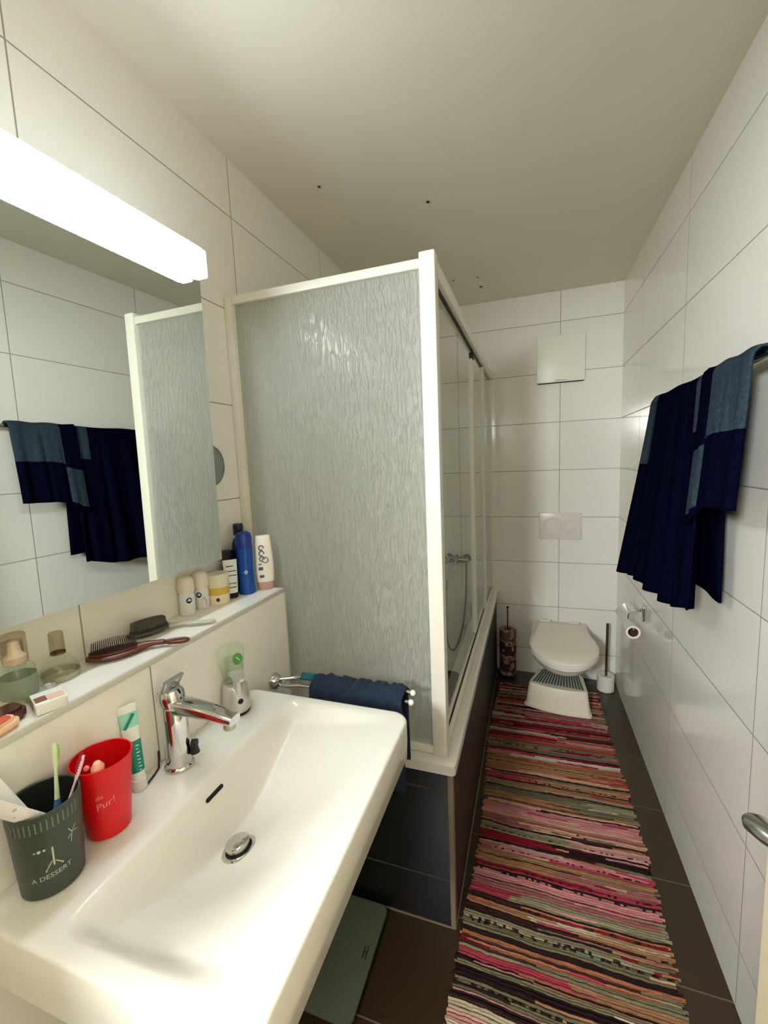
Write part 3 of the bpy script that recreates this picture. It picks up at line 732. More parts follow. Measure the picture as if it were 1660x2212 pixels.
cd = build('plug_cord', MB().tube([(LX+.012, .625, SZ+.035), (LX+.013, .622, SZ+.012), (LX+.017, .617, SZ+.003), (LX+.024, .598, SZ+.0025), (LX+.031, .575, SZ+.0022)], .0020, 8), m_black, None, (LX+.015, .61, SZ))
tag(cd, 'short black cord curling behind base of chrome tap', 'cord')

# ------------------------------------------------------------------ soap dispenser
sx_, sy_ = .192, .848
sd = thing('soap_dispenser', 'silver soap dispenser with clear green bottle right of the tap', 'soap dispenser', (sx_, sy_, SZ))
m_silver = mat('silver_plastic', (196, 194, 188), .28, metal=.55)
MD = Matrix.Translation((sx_, sy_, SZ)) @ Matrix.Rotation(math.radians(-35), 4, 'Z')
build('base', MB().lathe([(.040, .007), (.043, .010), (.041, .04), (.036, .068), (.030, .074)], (0, 0, 0), 40, 0, MD, sx=1.0, sy=.82), m_silver, sd)
build('foot', MB().lathe([(.039, .0005), (.041, .002), (.041, .0068)], (0, 0, 0), 40, 0, MD, sx=1.0, sy=.82), m_black, sd)
build('tower', MB().rings([[(.024+.017*w_*math.cos(a), .020*w_*math.sin(a)*h_, z) for a in [2*PI*i/24 for i in range(24)]] for z, w_, h_ in ((.03, 1.0, 1.0), (.06, .85, .85), (.085, .72, .72), (.10, .72, .72))], M=MD), m_silver, sd)
build('nozzle', MB().prism([(.008, -.018), (.045, -.014), (.066, -.006), (.066, .006), (.045, .014), (.008, .018)], .100, .112, 0, MD, bev=.003), m_silver, sd)
build('sensor', MB().lathe([(.007, 0), (.006, .0015)], (0, 0, 0), 16, 0, MD @ Matrix.Translation((.0415, 0, .040)) @ Matrix.Rotation(PI/2, 4, 'Y')), m_black, sd)
bo = build('refill_bottle', MB().lathe([(.024, .074), (.026, .085), (.030, .11), (.034, .145), (.034, .160), (.029, .168), (.010, .170)], (-.012, 0, 0), 36, 0, MD, sx=.8, sy=1.0), m_bottle_g, sd)
build('liquid_soap', MB().lathe([(.022, .076), (.024, .085), (.028, .11), (.0305, .132)], (-.012, 0, 0), 30, 0, MD, sx=.8, sy=1.0), glass_mat('pale_liquid_soap', (.93, .96, .90), rough=.1), bo)
build('green_label', MB().lathe([(.0125, 0), (.0125, .0008)], (0, 0, 0), 24, 0, MD @ Matrix.Translation((.0145, .008, .140)) @ Matrix.Rotation(PI/2, 4, 'Y'), sx=1.25, sy=1.0), mat('green_print', (72, 136, 58), .5), bo)
build('leaf_mark', MB().tube([(-.006, -.004, .001), (0, .002, .001), (.005, .005, .001)], .0011, 6, 0, MD @ Matrix.Translation((.0145, .008, .140)) @ Matrix.Rotation(PI/2, 4, 'Y')), mat('pale_leaf_print', (206, 226, 190), .5), bo)

# ------------------------------------------------------------------ cups on the washbasin
def cyl_fn(cx, cy, r0, r1, h, zb, a0, z0, slope=0.0, off=.0004):
    def fn(x, y):
        z = z0+y+slope*x; r = lerp(r0, r1, (z-zb)/h)+off; a = a0+x/r
        return Vector((cx+r*math.cos(a), cy+r*math.sin(a), z))
    return fn
c1x, c1y = .2095, .385
cup = thing('toothbrush_cup', 'dark grey-green patterned cup holding toothbrushes on washbasin', 'cup', (c1x, c1y, SZ))
c1r0, c1r1, c1h = .0405, .0475, .138
m_cup = mat('dark_grey_green_ceramic', (58, 64, 54), .45)
build('body', MB().lathe([(.037, .0005), (c1r0, .003), (c1r1, c1h-.001), (c1r1-.0012, c1h), (c1r1-.003, c1h-.001), (c1r0-.004, .008), (.01, .007)], (c1x, c1y, SZ), 48), m_cup, cup)
build('inside_lining', MB().lathe([(c1r1-.0032, c1h-.003), (c1r0-.0042, .009), (.002, .0085)], (c1x, c1y, SZ), 40, cap0=False), m_dark, cup)  # near-black lining of the cup, same material as the gaps
m_pr = mat('pale_print_on_cup', (178, 184, 170), .6)
A0 = math.atan2(-.388, .71)
f_ = lambda a, z, s=0.0: cyl_fn(c1x, c1y, c1r0, c1r1, c1h, SZ, A0+a, SZ+z, s)
pt = MB()
for k in range(44):
    a = 2*PI*k/44; g = f_(a, .112)
    q = [g(-.0009, 0), g(.0009, 0), g(.0009, .017), g(-.0009, .017)]
    pt.bm.faces.new([pt.bm.verts.new(p) for p in q])
build('line_border', pt, mat('grey_print_on_cup', (112, 118, 104), .6), cup, recalc=False)
lt = MB()
lt.text('A DESSERT', .0105, f_(-.05, .034, .06))
for a, s_ in ((-.42, .0014), (-.30, .0026), (-.16, .0018)):
    g = f_(a, .082); lt.bm.faces.new([lt.bm.verts.new(g(s_*math.cos(2*PI*k/10), s_*math.sin(2*PI*k/10))) for k in range(10)])
def stroke(x0, y0, x1, y1, w_, a=.05, z=.058):
    g = f_(a, z); d = Vector((x1-x0, y1-y0)).normalized(); n_ = Vector((-d.y, d.x))*w_
    lt.bm.faces.new([lt.bm.verts.new(g(*p)) for p in ((x0+n_.x, y0+n_.y), (x0-n_.x, y0-n_.y), (x1-n_.x, y1-n_.y), (x1+n_.x, y1+n_.y))])
stroke(0, -.006, 0, .024, .0011); stroke(-.011, -.012, -.002, .002, .0007); stroke(.002, .0, .011, -.010, .0007); stroke(-.011, -.012, .011, -.010, .0006)
stroke(.020, .020, .034, .034, .0006); stroke(.027, .027, .022, .036, .0006); stroke(.027, .027, .036, .024, .0006); stroke(.024, .012, .027, .027, .0006)
build('lettering', lt, m_pr, cup, recalc=False)

c2x, c2y = .2065, .481
rc_ = thing('red_cup', 'bright red plastic cup on washbasin between dark cup and tap', 'cup', (c2x, c2y, SZ))
m_red = mat('red_plastic', (206, 8, 14), .35)
r0_, r1_, h_ = .034, .0465, .136
build('body', MB().lathe([(.031, .0005), (r0_, .003), (r1_, h_-.002), (r1_+.001, h_-.001), (r1_, h_), (r1_-.0015, h_-.001), (r0_-.002, .005), (.01, .004)], (c2x, c2y, SZ), 48), m_red, rc_)
lt2 = MB(); A2 = math.atan2(-.478, .72)
lt2.text('Pur!', .017, cyl_fn(c2x, c2y, r0_, r1_, h_, SZ, A2-.05, SZ+.066, .25)); lt2.text('die', .010, cyl_fn(c2x, c2y, r0_, r1_, h_, SZ, A2-.25, SZ+.083, .25))
build('lettering', lt2, mat('pale_pink_print', (232, 150, 140), .5), rc_, recalc=False)
sq = MB().tube([(c2x+.006, c2y-.012, SZ+.02), (c2x+.014, c2y-.018, SZ+.09), (c2x+.020, c2y-.022, SZ+.118), (c2x+.024, c2y-.024, SZ+.137), (c2x+.025, c2y-.025, SZ+.146)], [.006, .007, .009, .010, .005], 14)
o = build('bath_toy', sq, mat('peach_rubber', (240, 178, 150), .5), None, (c2x+.01, c2y-.015, SZ+.02)); tag(o, 'peach rubber teether standing inside the red cup', 'toy')
build('pink_tip', MB().sphere((c2x+.012, c2y-.034, SZ+.139), .0045), mat('pink_rubber', (226, 120, 130), .5), o)

def brush(name, label, a, b, mats, head_dir, hcol, r=.0042):
    a, b = Vector(a), Vector(b); d = (b-a).normalized()
    t = thing(name, label, 'toothbrush', a, 'toothbrushes in the dark cup')
    L_ = (b-a).length
    build('handle', MB().tube([a+d*L_*k for k in (0, .15, .4, .6, .78)], [r, r*1.25, r*1.3, r*.8, r*.55], 12), mats[0], t)
    build('grip', MB().tube([a+d*L_*k for k in (.30, .38, .48, .56)], [r*1.2, r*1.5, r*1.45, r*.95], 12), mats[1], t)
    hdn = Vector(head_dir).normalized()
    build('head', MB().tube([a+d*L_*k for k in (.77, .85, .95, 1.0)], [r*.55, r*.95, r*.95, r*.6], 12), mats[0], t)
    bb_ = MB(); sd_ = d.cross(hdn).normalized()
    for i in range(6):
        for j in (-1, 0, 1):
            p0 = a+d*L_*(.84+.024*i)+sd_*j*.0026
            bb_.tube([p0, p0+hdn*.011], .0012, 6)
    build('bristles', bb_, hcol, t); t.children[-1]['kind'] = 'stuff'
    return t
zc = SZ+.010
brush('toothbrush', 'green and white toothbrush with blue grip standing upright in dark cup', (c1x+.008, c1y+.006, zc), (c1x-.004, c1y+.028, SZ+.205),
      (mat('white_green_plastic', (206, 222, 178), .35), mat('blue_rubber_grip', (52, 104, 150), .45)), (-.6, .7, .2), mat('lime_bristles', (170, 206, 96), .6))
brush('toothbrush', 'pink and white toothbrush leaning from dark cup toward red cup', (c1x-.006, c1y-.008, zc), (c1x+.022, c1y+.052, SZ+.172),
      (mat('pale_pink_plastic', (226, 196, 206), .35), mat('white_grip', (214, 220, 228), .4)), (-.3, .2, .9), mat('crimson_bristles', (150, 24, 50), .6), .0034)
def tubefn(a, b, w0, w1, th0, th1, side, n=24, steps=10):
    a, b = Vector(a), Vector(b); d = (b-a).normalized(); sd_ = (Vector(side)-d*Vector(side).dot(d)).normalized(); nm = d.cross(sd_)
    R_ = []
    for k in range(steps+1):
        t = k/steps; c = a.lerp(b, t); w_ = lerp(w0, w1, t); h2 = lerp(th0, th1, t)
        R_.append([c+sd_*w_*math.cos(x)+nm*h2*math.sin(x) for x in [2*PI*i/n for i in range(n)]])
    return R_
m_tp = pattern_mat('white_tube_with_blue_print', (92, 140, 180), (150, 180, 200), (232, 234, 234), 48, .17, .25)
m_tp2 = pattern_mat('white_tube_with_red_print', (190, 120, 120), (170, 190, 200), (232, 228, 226), 52, .13, .20)
vdir = (.25, -.45, 1)
side = Vector((.71, .388, 0)).cross(Vector((0, 0, 1)))
for nm_, lab, a, b, m_, w1 in (('toothpaste_tube', 'white toothpaste tube with blue print leaning left out of dark cup', (c1x-.008, c1y+.012, SZ+.030), (c1x-.012, c1y-.070, SZ+.232), m_tp, .0160),
                               ('toothpaste_tube', 'white toothpaste tube with faint red print low at left of dark cup', (c1x+.016, c1y+.026, SZ+.062), (c1x+.018, c1y-.086, SZ+.204), m_tp2, .0150)):
    t = thing(nm_, lab, 'toothpaste', a, 'toothpaste tubes in the dark cup')
    build('tube', MB().rings(tubefn(a, b, .010, w1, .010, .003, (.5, .6, 0))), m_, t)
    d = (Vector(b)-Vector(a)).normalized()
    build('cap', MB().tube([Vector(a)-d*.014, Vector(a)+d*.002], .008, 18), mat('teal_cap', (70, 140, 150), .4), t)
    build('crimp', MB().rings(tubefn(Vector(b)-d*.0005, Vector(b)+d*.008, w1, w1, .0012, .0012, (.5, .6, 0), 16, 1)), m_white_plastic, t)
# toothpaste tube standing by the ledge
tpx, tpy = LX+.022, .566
tp = thing('toothpaste_tube', 'teal and white toothpaste tube standing on cap beside red cup', 'toothpaste', (tpx, tpy, SZ))
ax = Vector((.10, -.10, 1)).normalized()
a = Vector((tpx, tpy, SZ+.0225)); b = a+Vector((-.014, .002, .148))
sd_t = (.55, .83, 0)
build('cap', MB().lathe([(.0135, .0005), (.0145, .002), (.0135, .022), (.010, .0235)], (tpx, tpy, SZ), 24), mat('white_translucent_cap', (222, 226, 220), .3), tp)
tb_ = MB()
d = (b-a)
for f0, f1, mi in ((0, .10, 0), (.10, .52, 1), (.52, .70, 0), (.70, .90, 2), (.90, 1.0, 0)):
    A_, B_ = a+d*f0, a+d*f1
    w0_, w1_ = lerp(.0115, .0165, f0), lerp(.0115, .0165, f1); h0_, h1_ = lerp(.0115, .0015, f0), lerp(.0115, .0015, f1)
    tb_.rings(tubefn(A_, B_, w0_, w1_, h0_, h1_, sd_t, 24, 3), True, f0 == 0, f1 == 1.0, mi)
bmesh.ops.remove_doubles(tb_.bm, verts=list(tb_.bm.verts), dist=1e-6)
build('tube', tb_, [mat('white_tube_plastic', (226, 232, 226), .35), mat('teal_tube_print', (0, 128, 108), .35), mat('mint_tube_print', (150, 214, 196), .35)], tp)
sn = Vector((.83, -.55, 0)).normalized(); sl_ = Vector((.55, .83, 0)).normalized()
stp_ = MB(); c0 = a+d*.80+sn*.0066
for s0_, s1_ in ((-1, 1),):
    p = [c0+sl_*(-.011)+Vector((0, 0, -.014)), c0+sl_*(-.006)+Vector((0, 0, -.016)), c0+sl_*(.011)+Vector((0, 0, .012)), c0+sl_*(.006)+Vector((0, 0, .015))]
    stp_.bm.faces.new([stp_.bm.verts.new(q) for q in p])
build('teal_slash', stp_, mat('teal_tube_print', (0, 128, 108)), tp, recalc=False); solid(tp.children[-1], .001)
mk = MB()
for k in range(8):
    c_ = a+d*(.14+.045*k)+sn*(.0118-.0007*k)+sl_*.006
    mk.tube([c_-sl_*.003, c_+sl_*.0028*(1 if k % 2 else .4)], .0011, 6)
build('printed_letters', mk, mat('pale_mint_print', (170, 226, 212), .4), tp)

# ------------------------------------------------------------------ towel arm and hand towel beside the washbasin
arm = thing('towel_holder', 'chrome twin-arm towel holder on ledge wall behind washbasin', 'towel holder', (LX, 1.058, .81))
MAx = Matrix.Translation((LX+.0005, 1.058, .812)) @ Matrix.Rotation(PI/2, 4, 'Y')
build('rosette', MB().lathe([(.026, 0), (.027, .004), (.022, .016), (.012, .026), (.006, .028)], (0, 0, 0), 32, 0, MAx), m_chrome, arm)
yA, yB = 1.086, 1.064
for yy, zz in ((yA, .822), (yB, .806)):
    r_ = build('rod', MB().tube([(LX+.018, 1.058, zz-.004), (LX+.06, yy-.01, zz-.002), (LX+.09, yy, zz), (.598, yy, zz)], .0062, 14), m_chrome, arm)
    build('rod_cap', MB().sphere((.600, yy, zz), .0085), m_white_plastic, r_)
ht = MB()
def hand(u, v):
    x = lerp(.296, .580, u); wv = .006*math.sin(34*u+5*v)+.004*math.sin(71*u-6*v)+.003*math.sin(113*u+9*v)
    if v < .40: t = v/.40; return Vector((x, yA+.020+wv*.4, lerp(.60, .822, t)))
    if v < .60:
        t = (v-.40)/.20; a_ = PI*t
        return Vector((x+.002*math.sin(20*v), lerp(yA+.020, yB-.022, (1-math.cos(a_))/2), .822-.012*t+.017*math.sin(a_)+wv*.6))
    t = (v-.60)/.40; return Vector((x+.004*t, yB-.022-.006*t+wv*.5, lerp(.808, .555, t)))
ht.grid(hand, 60, 40)
hto = build('hand_towel', ht, m_hand, None, (.44, 1.075, .822), angle=80); solid(hto, .009)
tag(hto, 'small dark blue-grey hand towel draped over chrome arms behind washbasin', 'towel')
build('teal_hem', MB().grid(lambda u, v: Vector((lerp(.248, .292, u), lerp(yA+.017, yA-.016, v), .8295+.004*math.sin(PI*v)-.010*abs(v-.5))), 4, 10), m_teal_cloth, hto); solid(hto.children[-1], .006)

# ------------------------------------------------------------------ things on the ledge
Z = LZ
def onshelf(name, label, cat, x, y, group=None): return thing(name, label, cat, (x, y, Z), group)
# spray can
x, y = .070, 1.086
o = onshelf('spray_can', 'bright blue spray can with small diamond emblem on ledge', 'spray can', x, y)
m_blue = mat('glossy_blue_can', (18, 74, 160), .22, metal=.2); m_blue2 = mat('deep_blue_plastic', (12, 48, 128), .3)
build('can', MB().lathe([(.023, .0005), (.025, .003), (.0255, .125), (.0255, .145)], (x, y, Z), 36), m_blue, o)
build('cap', MB().lathe([(.0256, .1455), (.0256, .178), (.022, .190), (.012, .196)], (x, y, Z), 36), m_blue2, o)
aa = math.atan2(-y, .915-x)
g = cyl_fn(x, y, .0256, .0256, 1, Z, aa, Z+.072)
dm = MB()
for cx_, cy_ in ((0, .0042), (0, -.0042), (-.0038, 0), (.0038, 0)):
    dm.bm.faces.new([dm.bm.verts.new(g(cx_+q[0]*.0026, cy_+q[1]*.003)) for q in ((1, 0), (0, 1), (-1, 0), (0, -1))])
build('diamond_emblem', dm, mat('white_print', (226, 232, 244), .4), o, recalc=False)
# tall navy bottle
x, y = .036, 1.108
o = onshelf('tall_bottle', 'tall navy bottle with dark cap behind blue spray can', 'bottle', x, y)
build('body', MB().lathe([(.023, .0005), (.025, .004), (.025, .12), (.022, .155), (.015, .175), (.013, .180)], (x, y, Z), 32), mat('navy_plastic', (16, 22, 84), .3), o)
build('cap', MB().lathe([(.0155, .181), (.016, .183), (.0155, .214), (.013, .217)], (x, y, Z), 28), mat('near_black_blue_cap', (20, 22, 48), .35), o)
build('white_collar', MB().lathe([(.0165, .172), (.0165, .181)], (x, y, Z), 28), mat('pale_lilac_collar', (200, 204, 224), .4), o)
# purple bottle with dark square cap
x, y = .030, 1.058
o = onshelf('purple_bottle', 'dark purple bottle with square black cap behind upside-down tube', 'bottle', x, y)
build('body', MB().lathe([(.019, .0005), (.020, .003), (.020, .09), (.014, .108)], (x, y, Z), 28), mat('dark_purple_plastic', (60, 18, 58), .3), o)
build('cap', MB().box(x-.014, y-.014, Z+.1085, x+.014, y+.014, Z+.142, .003), mat('black_violet_cap', (34, 24, 40), .35), o)
# white shampoo
x, y = .106, 1.134
o = onshelf('shampoo_bottle', 'white shampoo bottle with dark lettering at far end of ledge', 'bottle', x, y)
MSh = Matrix.Translation((x, y, Z)) @ Matrix.Rotation(math.radians(40), 4, 'Z')
def oval(z, w_, d_, p=2.4): return [(w_*math.copysign(abs(math.cos(a))**(2/p), math.cos(a)), d_*math.copysign(abs(math.sin(a))**(2/p), math.sin(a)), z) for a in [2*PI*i/36 for i in range(36)]]
build('body', MB().rings([oval(.026, .026, .0125), oval(.05, .0285, .0135), (oval(.09, .0285, .0135)), oval(.13, .0265, .0125), oval(.165, .0235, .010), oval(.176, .022, .008)], M=MSh), mat('ivory_plastic', (240, 236, 224), .3), o)
build('cap', MB().rings([oval(.0005, .022, .012), oval(.003, .0235, .013), oval(.025, .025, .013)], M=MSh), mat('dusky_pink_cap', (190, 150, 140), .35), o)
sg = MB()
fy = lambda x_, z_: Vector((x_, -.0138, z_))
def arc(cx_, cz_, r_, a0, a1, w_):
    pts_ = [fy(cx_+r_*math.cos(lerp(a0, a1, k/14)), cz_+r_*math.sin(lerp(a0, a1, k/14))) for k in range(15)]
    sg.tube(pts_, w_, 6, 0, MSh)
for cz_ in (.138, .120, .102): arc(-.008, cz_, .0075, -.3, 5.2, .0016)
arc(.002, .098, .009, 0, 6.2, .0014)
sg.box(-.020, -.0146, .066, -.006, -.0132, .076, 0, 1, 0, MSh).box(-.018, -.0146, .042, -.004, -.0132, .050, 0, 1, 0, MSh).box(-.02, -.0146, .084, -.010, -.0130, .087, 0, 1, 0, MSh)
build('printed_mark', sg, mat('slate_blue_print', (70, 80, 100), .4), o)
# upside-down tube
x, y = .052, 1.036
o = onshelf('cream_tube', 'white cream tube with grey print standing on black cap', 'tube', x, y)
MTu = Matrix.Translation((x, y, Z)) @ Matrix.Rotation(math.radians(48), 4, 'Z')
build('cap', MB().rings([oval(.0005, .017, .014), oval(.016, .0175, .0145)], M=MTu), m_black, o)
build('tube', MB().rings([oval(.0165, .0175, .0145), oval(.05, .019, .012), oval(.09, .020, .007), oval(.112, .0205, .002), oval(.117, .0205, .0015)], M=MTu), mat('cool_white_tube', (224, 228, 226), .35), o)
for z_, w_, x_ in ((.098, .010, -.002), (.083, .012, .003), (.070, .012, .003), (.046, .011, .002), (.034, .010, .002)):
    yy = -lerp(.0146, .0045, (z_-.0165)/.09)-.0004
    build('printed_line', MB().box(x_-w_, yy-.0006, z_-.0016, x_+w_, yy+.0012, z_+.0016, 0, 1, 0, MTu), mat('dark_grey_print', (84, 86, 84), .5), o)
# yellow jar
x, y = .046, .985
o = onshelf('cream_jar', 'cream jar with yellow band and pale lid on ledge', 'jar', x, y)
build('jar', MB().lathe([(.028, .0005), (.030, .003), (.0305, .030), (.0305, .056)], (x, y, Z), 36), mat('ivory_jar_plastic', (236, 222, 196), .35), o)
build('yellow_band', MB().lathe([(.0309, .030), (.0309, .052)], (x, y, Z), 36, cap0=False, cap1=False), mat('mustard_band', (206, 172, 72), .4), o)
build('lid', MB().lathe([(.032, .0565), (.0325, .060), (.0325, .086), (.030, .090), (.005, .0905)], (x, y, Z), 40), mat('pale_beige_lid', (222, 216, 196), .35), o)
aa = math.atan2(-y, .915-x); g = cyl_fn(x, y, .0306, .0306, 1, Z, aa-.1, Z+.017)
dd = MB(); dd.bm.faces.new([dd.bm.verts.new(g(.0052*math.cos(2*PI*k/18), .0056*math.sin(2*PI*k/18))) for k in range(18)])
build('round_mark', dd, mat('dark_brown_print', (52, 36, 18), .4), o, recalc=False)
# roll-on deodorants
def deo(x, y, lab, rot):
    o = onshelf('roll_on_deodorant', lab, 'deodorant', x, y, 'roll-on deodorants on the ledge')
    build('bottle', MB().lathe([(.019, .0005), (.0205, .003), (.0205, .045), (.0195, .055), (.0165, .0605)], (x, y, Z), 36), mat('white_opal_glass', (226, 228, 226), .25), o)
    build('cap', MB().lathe([(.0205, .061), (.0215, .064), (.0215, .088), (.019, .100), (.012, .106), (.003, .107)], (x, y, Z), 36), mat('warm_white_cap', (226, 218, 204), .35), o)
    aa = math.atan2(-y, .915-x)+rot; g = cyl_fn(x, y, .0206, .0206, 1, Z, aa, Z+.042)
    d1 = MB(); d1.bm.faces.new([d1.bm.verts.new(g(.0080*math.cos(2*PI*k/20), .0080*math.sin(2*PI*k/20))) for k in range(20)])
    em = build('round_emblem', d1, mat('navy_print', (22, 40, 78), .4), o, recalc=False)
    g2 = cyl_fn(x, y, .0206, .0206, 1, Z, aa, Z+.042, 0, .0008); d2 = MB()
    d2.bm.faces.new([d2.bm.verts.new(g2(*q)) for q in ((-.005, -.0012), (.005, -.0006), (.005, .0016), (-.005, .0010))])
    build('white_stripe', d2, mat('white_print', (226, 232, 244)), em, recalc=False)
    return o, g
o, g = deo(.0245, .886, 'front roll-on deodorant with round navy emblem, left of the pair', .25)
o, g = deo(.0245, .940, 'second roll-on deodorant with silver label, next to the cream jar', -.35)
d3 = MB(); d3.bm.faces.new([d3.bm.verts.new(g(*q)) for q in ((.004, -.036), (.020, -.036), (.022, -.020), (.016, -.004), (.009, -.008))])
build('silver_label', d3, mat('silver_foil', (190, 192, 196), .3, metal=.8), o, recalc=False)

# brushes
def hairbrush(lab, head_a, head_b, hand_pts, hw, mats, bris, loop):
    a, b = Vector(head_a), Vector(head_b); d = (b-a).normalized(); sdv = Vector((-d.y, d.x, 0)).normalized(); upv = Vector((0, 0, 1))
    o = thing('hairbrush', lab, 'hairbrush', (a+b)/2)
    Lh = (b-a).length; mb = MB(); R_ = []
    for k in range(17):
        t = k/16; w_ = hw*max(.06, math.sin(PI*(.04+.92*t)))**.55; th = .0085*max(.3, math.sin(PI*(.05+.9*t)))**.5
        c = a+d*Lh*t+upv*.0095
        R_.append([c+sdv*w_*math.cos(q)+upv*th*math.sin(q) for q in [2*PI*i/20 for i in range(20)]])
    mb.rings(R_); build('head', mb, mats[0], o)
    hm = MB()
    if loop:
        P = [Vector(p) for p in hand_pts]
        hm.tube([b-d*.012+upv*.010, b+d*.01+upv*.012, P[0], P[1]], [.014, .010, .0075, .008], 14, flat=.75)
        e = P[-1]; m1 = P[1]; dl = (e-m1); sl = Vector((-dl.y, dl.x, 0)).normalized()
        lp = []
        for k in range(25):
            q = 2*PI*k/24; lp.append(m1+dl*(.5-.5*math.cos(q))+sl*.0105*math.sin(q)*(.55+.45*(.5-.5*math.cos(q))))
        hm.tube(lp, .0042, 10)
    else:
        P = [b-d*.012+upv*.008]+[Vector(p) for p in hand_pts]
        hm.tube(P, [.010]+[.008]*(len(P)-2)+[.005], 14, flat=.6)
    build('handle', hm, mats[1], o)
    cu = MB(); R_ = []
    for k in range(13):
        t = k/12; w_ = hw*.82*max(.05, math.sin(PI*(.05+.9*t)))**.6; th = .005
        c = a+d*Lh*(.06+.86*t)+upv*.0165
        R_.append([c+sdv*w_*math.cos(q)+upv*th*math.sin(q) for q in [2*PI*i/16 for i in range(16)]])
    cu.rings(R_); build('cushion', cu, mats[2], o)
    bm_ = MB(); rn = random.Random(3)
    for i in range(22):
        t = (i+.5)/22; w_ = hw*.75*max(.05, math.sin(PI*(.06+.88*t)))**.6
        for j in range(10):
            v = (j+.5)/10*2-1
            p = a+d*Lh*(.08+.82*t)+sdv*w_*v+upv*.020
            bm_.tube([p, p+(upv+d*(t-.5)*-.35+sdv*v*.25).normalized()*.018], [.0012, .0008], 5)
    bo_ = build('bristles', bm_, bris, o); bo_['kind'] = 'stuff'
    return o
m_wood = mat('red_brown_wood', (92, 44, 26), .35, noise_amt=.25, noise_scale=30)
hairbrush('reddish brown wooden hairbrush with looped handle, front of the two brushes', (.040, .588, Z), (.103, .672, Z), [(.120, .690, Z+.012), (.134, .700, Z+.011), (.178, .725, Z+.010)], .030,
          (m_wood, m_wood, mat('brown_rubber_cushion', (74, 34, 26), .6)), mat('brown_bristles', (48, 24, 18), .5), True)
hairbrush('dark grey hairbrush with clear handle lying against wall on ledge', (.024, .700, Z), (.058, .792, Z), [(.085, .805, Z+.010), (.110, .815, Z+.009), (.138, .835, Z+.007), (.150, .848, Z+.007)], .022,
          (mat('dark_grey_brush_plastic', (70, 68, 58), .4), mat('clear_brush_handle', (226, 228, 222), .08, trans=.6, ior=1.4), mat('black_cushion', (44, 42, 36), .6)), mat('grey_bristles', (96, 94, 82), .5), False)

# perfume flask
x, y = .045, .535
o = onshelf('perfume_flask', 'clear round-bellied perfume flask with tall neck on ledge', 'bottle', x, y)
build('flask', MB().lathe([(.018, .0008), (.028, .003), (.032, .012), (.031, .022), (.024, .036), (.013, .048), (.011, .052)], (x, y, Z), 36), m_bottle, o)
build('perfume', MB().lathe([(.016, .003), (.026, .005), (.029, .012), (.0285, .018)], (x, y, Z), 30), glass_mat('pale_perfume', (.96, .96, .90)), o)
build('cap', MB().lathe([(.0125, .0525), (.0122, .090), (.011, .092)], (x, y, Z), 24), glass_mat('brown_glass_cap', (.74, .69, .60), rough=.03), o)
build('cap_ring', MB().lathe([(.0130, .0490), (.0130, .0524)], (x, y, Z), 24), mat('dull_gold', (120, 104, 60), .3, metal=.8), o)
build('base_ring', MB().lathe([(.0295, .0008), (.0325, .010), (.0322, .0125)], (x, y, Z), 36, cap0=False, cap1=False), mat('grey_printed_band', (168, 168, 152), .3), o)
# pump bottle and square bottle
x, y = .072, .450
o = onshelf('pump_bottle', 'clear green-tinted bottle with white pump at left of ledge', 'bottle', x, y)
build('bottle', MB().lathe([(.024, .0008), (.026, .003), (.026, .062), (.022, .070), (.012, .074)], (x, y, Z), 32), m_bottle_g, o)
build('label', MB().lathe([(.0263, .016), (.0263, .052)], (x, y, Z), 32, cap0=False, cap1=False), mat('grey_green_label', (132, 142, 122), .5, alpha=.85), o)
build('pump', MB().lathe([(.0155, .0745), (.0165, .076), (.016, .086), (.010, .092), (.008, .106), (.0075, .112)], (x, y, Z), 28), mat('warm_white_cap', (226, 218, 204)), o)
build('overcap', MB().lathe([(.0185, .075), (.0185, .123), (.017, .125)], (x, y, Z), 28, cap0=False), m_amber, o)
x, y = .040, .462
o = onshelf('square_flacon', 'tall square clear flacon standing behind the pump bottle', 'bottle', x, y)
MQ = Matrix.Translation((x, y, Z)) @ Matrix.Rotation(math.radians(20), 4, 'Z')
build('glass', MB().box(-.013, -.016, .0008, .013, .016, .075, .003, 2, 0, MQ), m_bottle, o)
build('cap', MB().box(-.012, -.015, .0755, .012, .015, .105, .002, 2, 0, MQ), glass_mat('smoky_cap', (.82, .80, .72)), o)
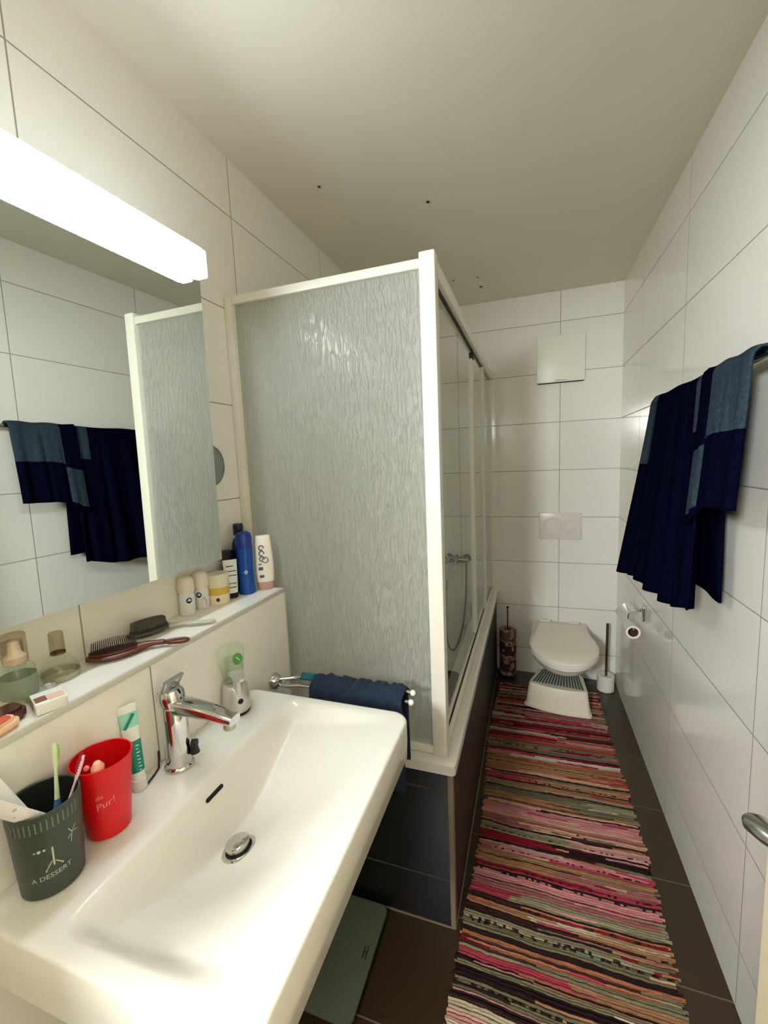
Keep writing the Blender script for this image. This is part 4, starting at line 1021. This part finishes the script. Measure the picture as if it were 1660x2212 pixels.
# soaps and small pack
x, y = .112, .398
o = onshelf('dark_soap', 'dark red translucent soap bar at far left of ledge', 'soap', x, y)
build('bar', MB().prism(rrect(x-.020, y-.03, x+.020, y+.030, .012), Z+.0008, Z+.022, bev=.005), mat('dark_red_soap', (66, 22, 20), .2, coat=.4), o)
x, y = .138, .375
o = onshelf('pink_soap', 'coral pink marbled soap at left front edge of ledge', 'soap', x, y)
MPk = Matrix.Translation((x, y, Z)) @ Matrix.Rotation(math.radians(12), 4, 'Z')
build('bar', MB().prism([(px_-0, py_) for px_, py_ in rrect(-.017, -.032, .017, .032, .014)], .0008, .019, 0, MPk, bev=.006), mat('peach_soap', (236, 196, 160), .3), o)
build('coral_swirl', MB().prism(rrect(-.012, -.024, .012, .022, .010), .0185, .0205, 0, MPk, bev=.0008), mat('coral_soap', (206, 96, 78), .25, noise_amt=.5, noise_scale=60), o)
x, y = .112, .470
o = onshelf('small_pack', 'small white and brown tablet pack with grey top on ledge edge', 'pack', x, y)
MPa = Matrix.Translation((.157, .447, Z)) @ Matrix.Rotation(math.radians(-22), 4, 'Z')
build('box', MB().box(-.052, -.022, .0008, 0, .022, .020, .002, 2, 0, MPa), mat('white_pack_card', (228, 228, 224), .5), o)
build('brown_print', MB().box(-.050, -.0224, .003, -.018, -.0218, .018, 0, 1, 0, MPa).box(-.030, -.020, .0198, -.008, -.004, .0204, 0, 1, 0, MPa), mat('brown_pack_print', (128, 84, 68), .5), o)
build('peach_print', MB().box(-.028, -.003, .0198, -.004, .020, .0204, 0, 1, 0, MPa), mat('peach_pack_print', (222, 190, 170), .5), o)
build('blister', MB().box(-.098, -.023, .004, -.050, .023, .012, .003, 2, 0, MPa), mat('silver_grey_blister', (150, 154, 142), .35), o)
bl = MB()
for i in range(3):
    for j in range(2): bl.sphere((0, 0, 0), .006, 0, 1, 1, .5, 12, 6, MPa @ Matrix.Translation((-.090+.014*i, -.011+.022*j, .0125)))
build('tablet_bumps', bl, mat('clear_grey_blister', (176, 180, 168), .25), o)

# ------------------------------------------------------------------ added fill light, unseen in the hallway behind the camera
hl_ = bpy.data.lights.new('added_hall_fill', 'POINT'); hl_.energy = HALL_FILL; hl_.shadow_soft_size = .16; hl_.color = (.96, .98, .98)
ho = bpy.data.objects.new('added_hall_fill', hl_); COL.objects.link(ho); ho.location = (.25, -1.30, 1.90)
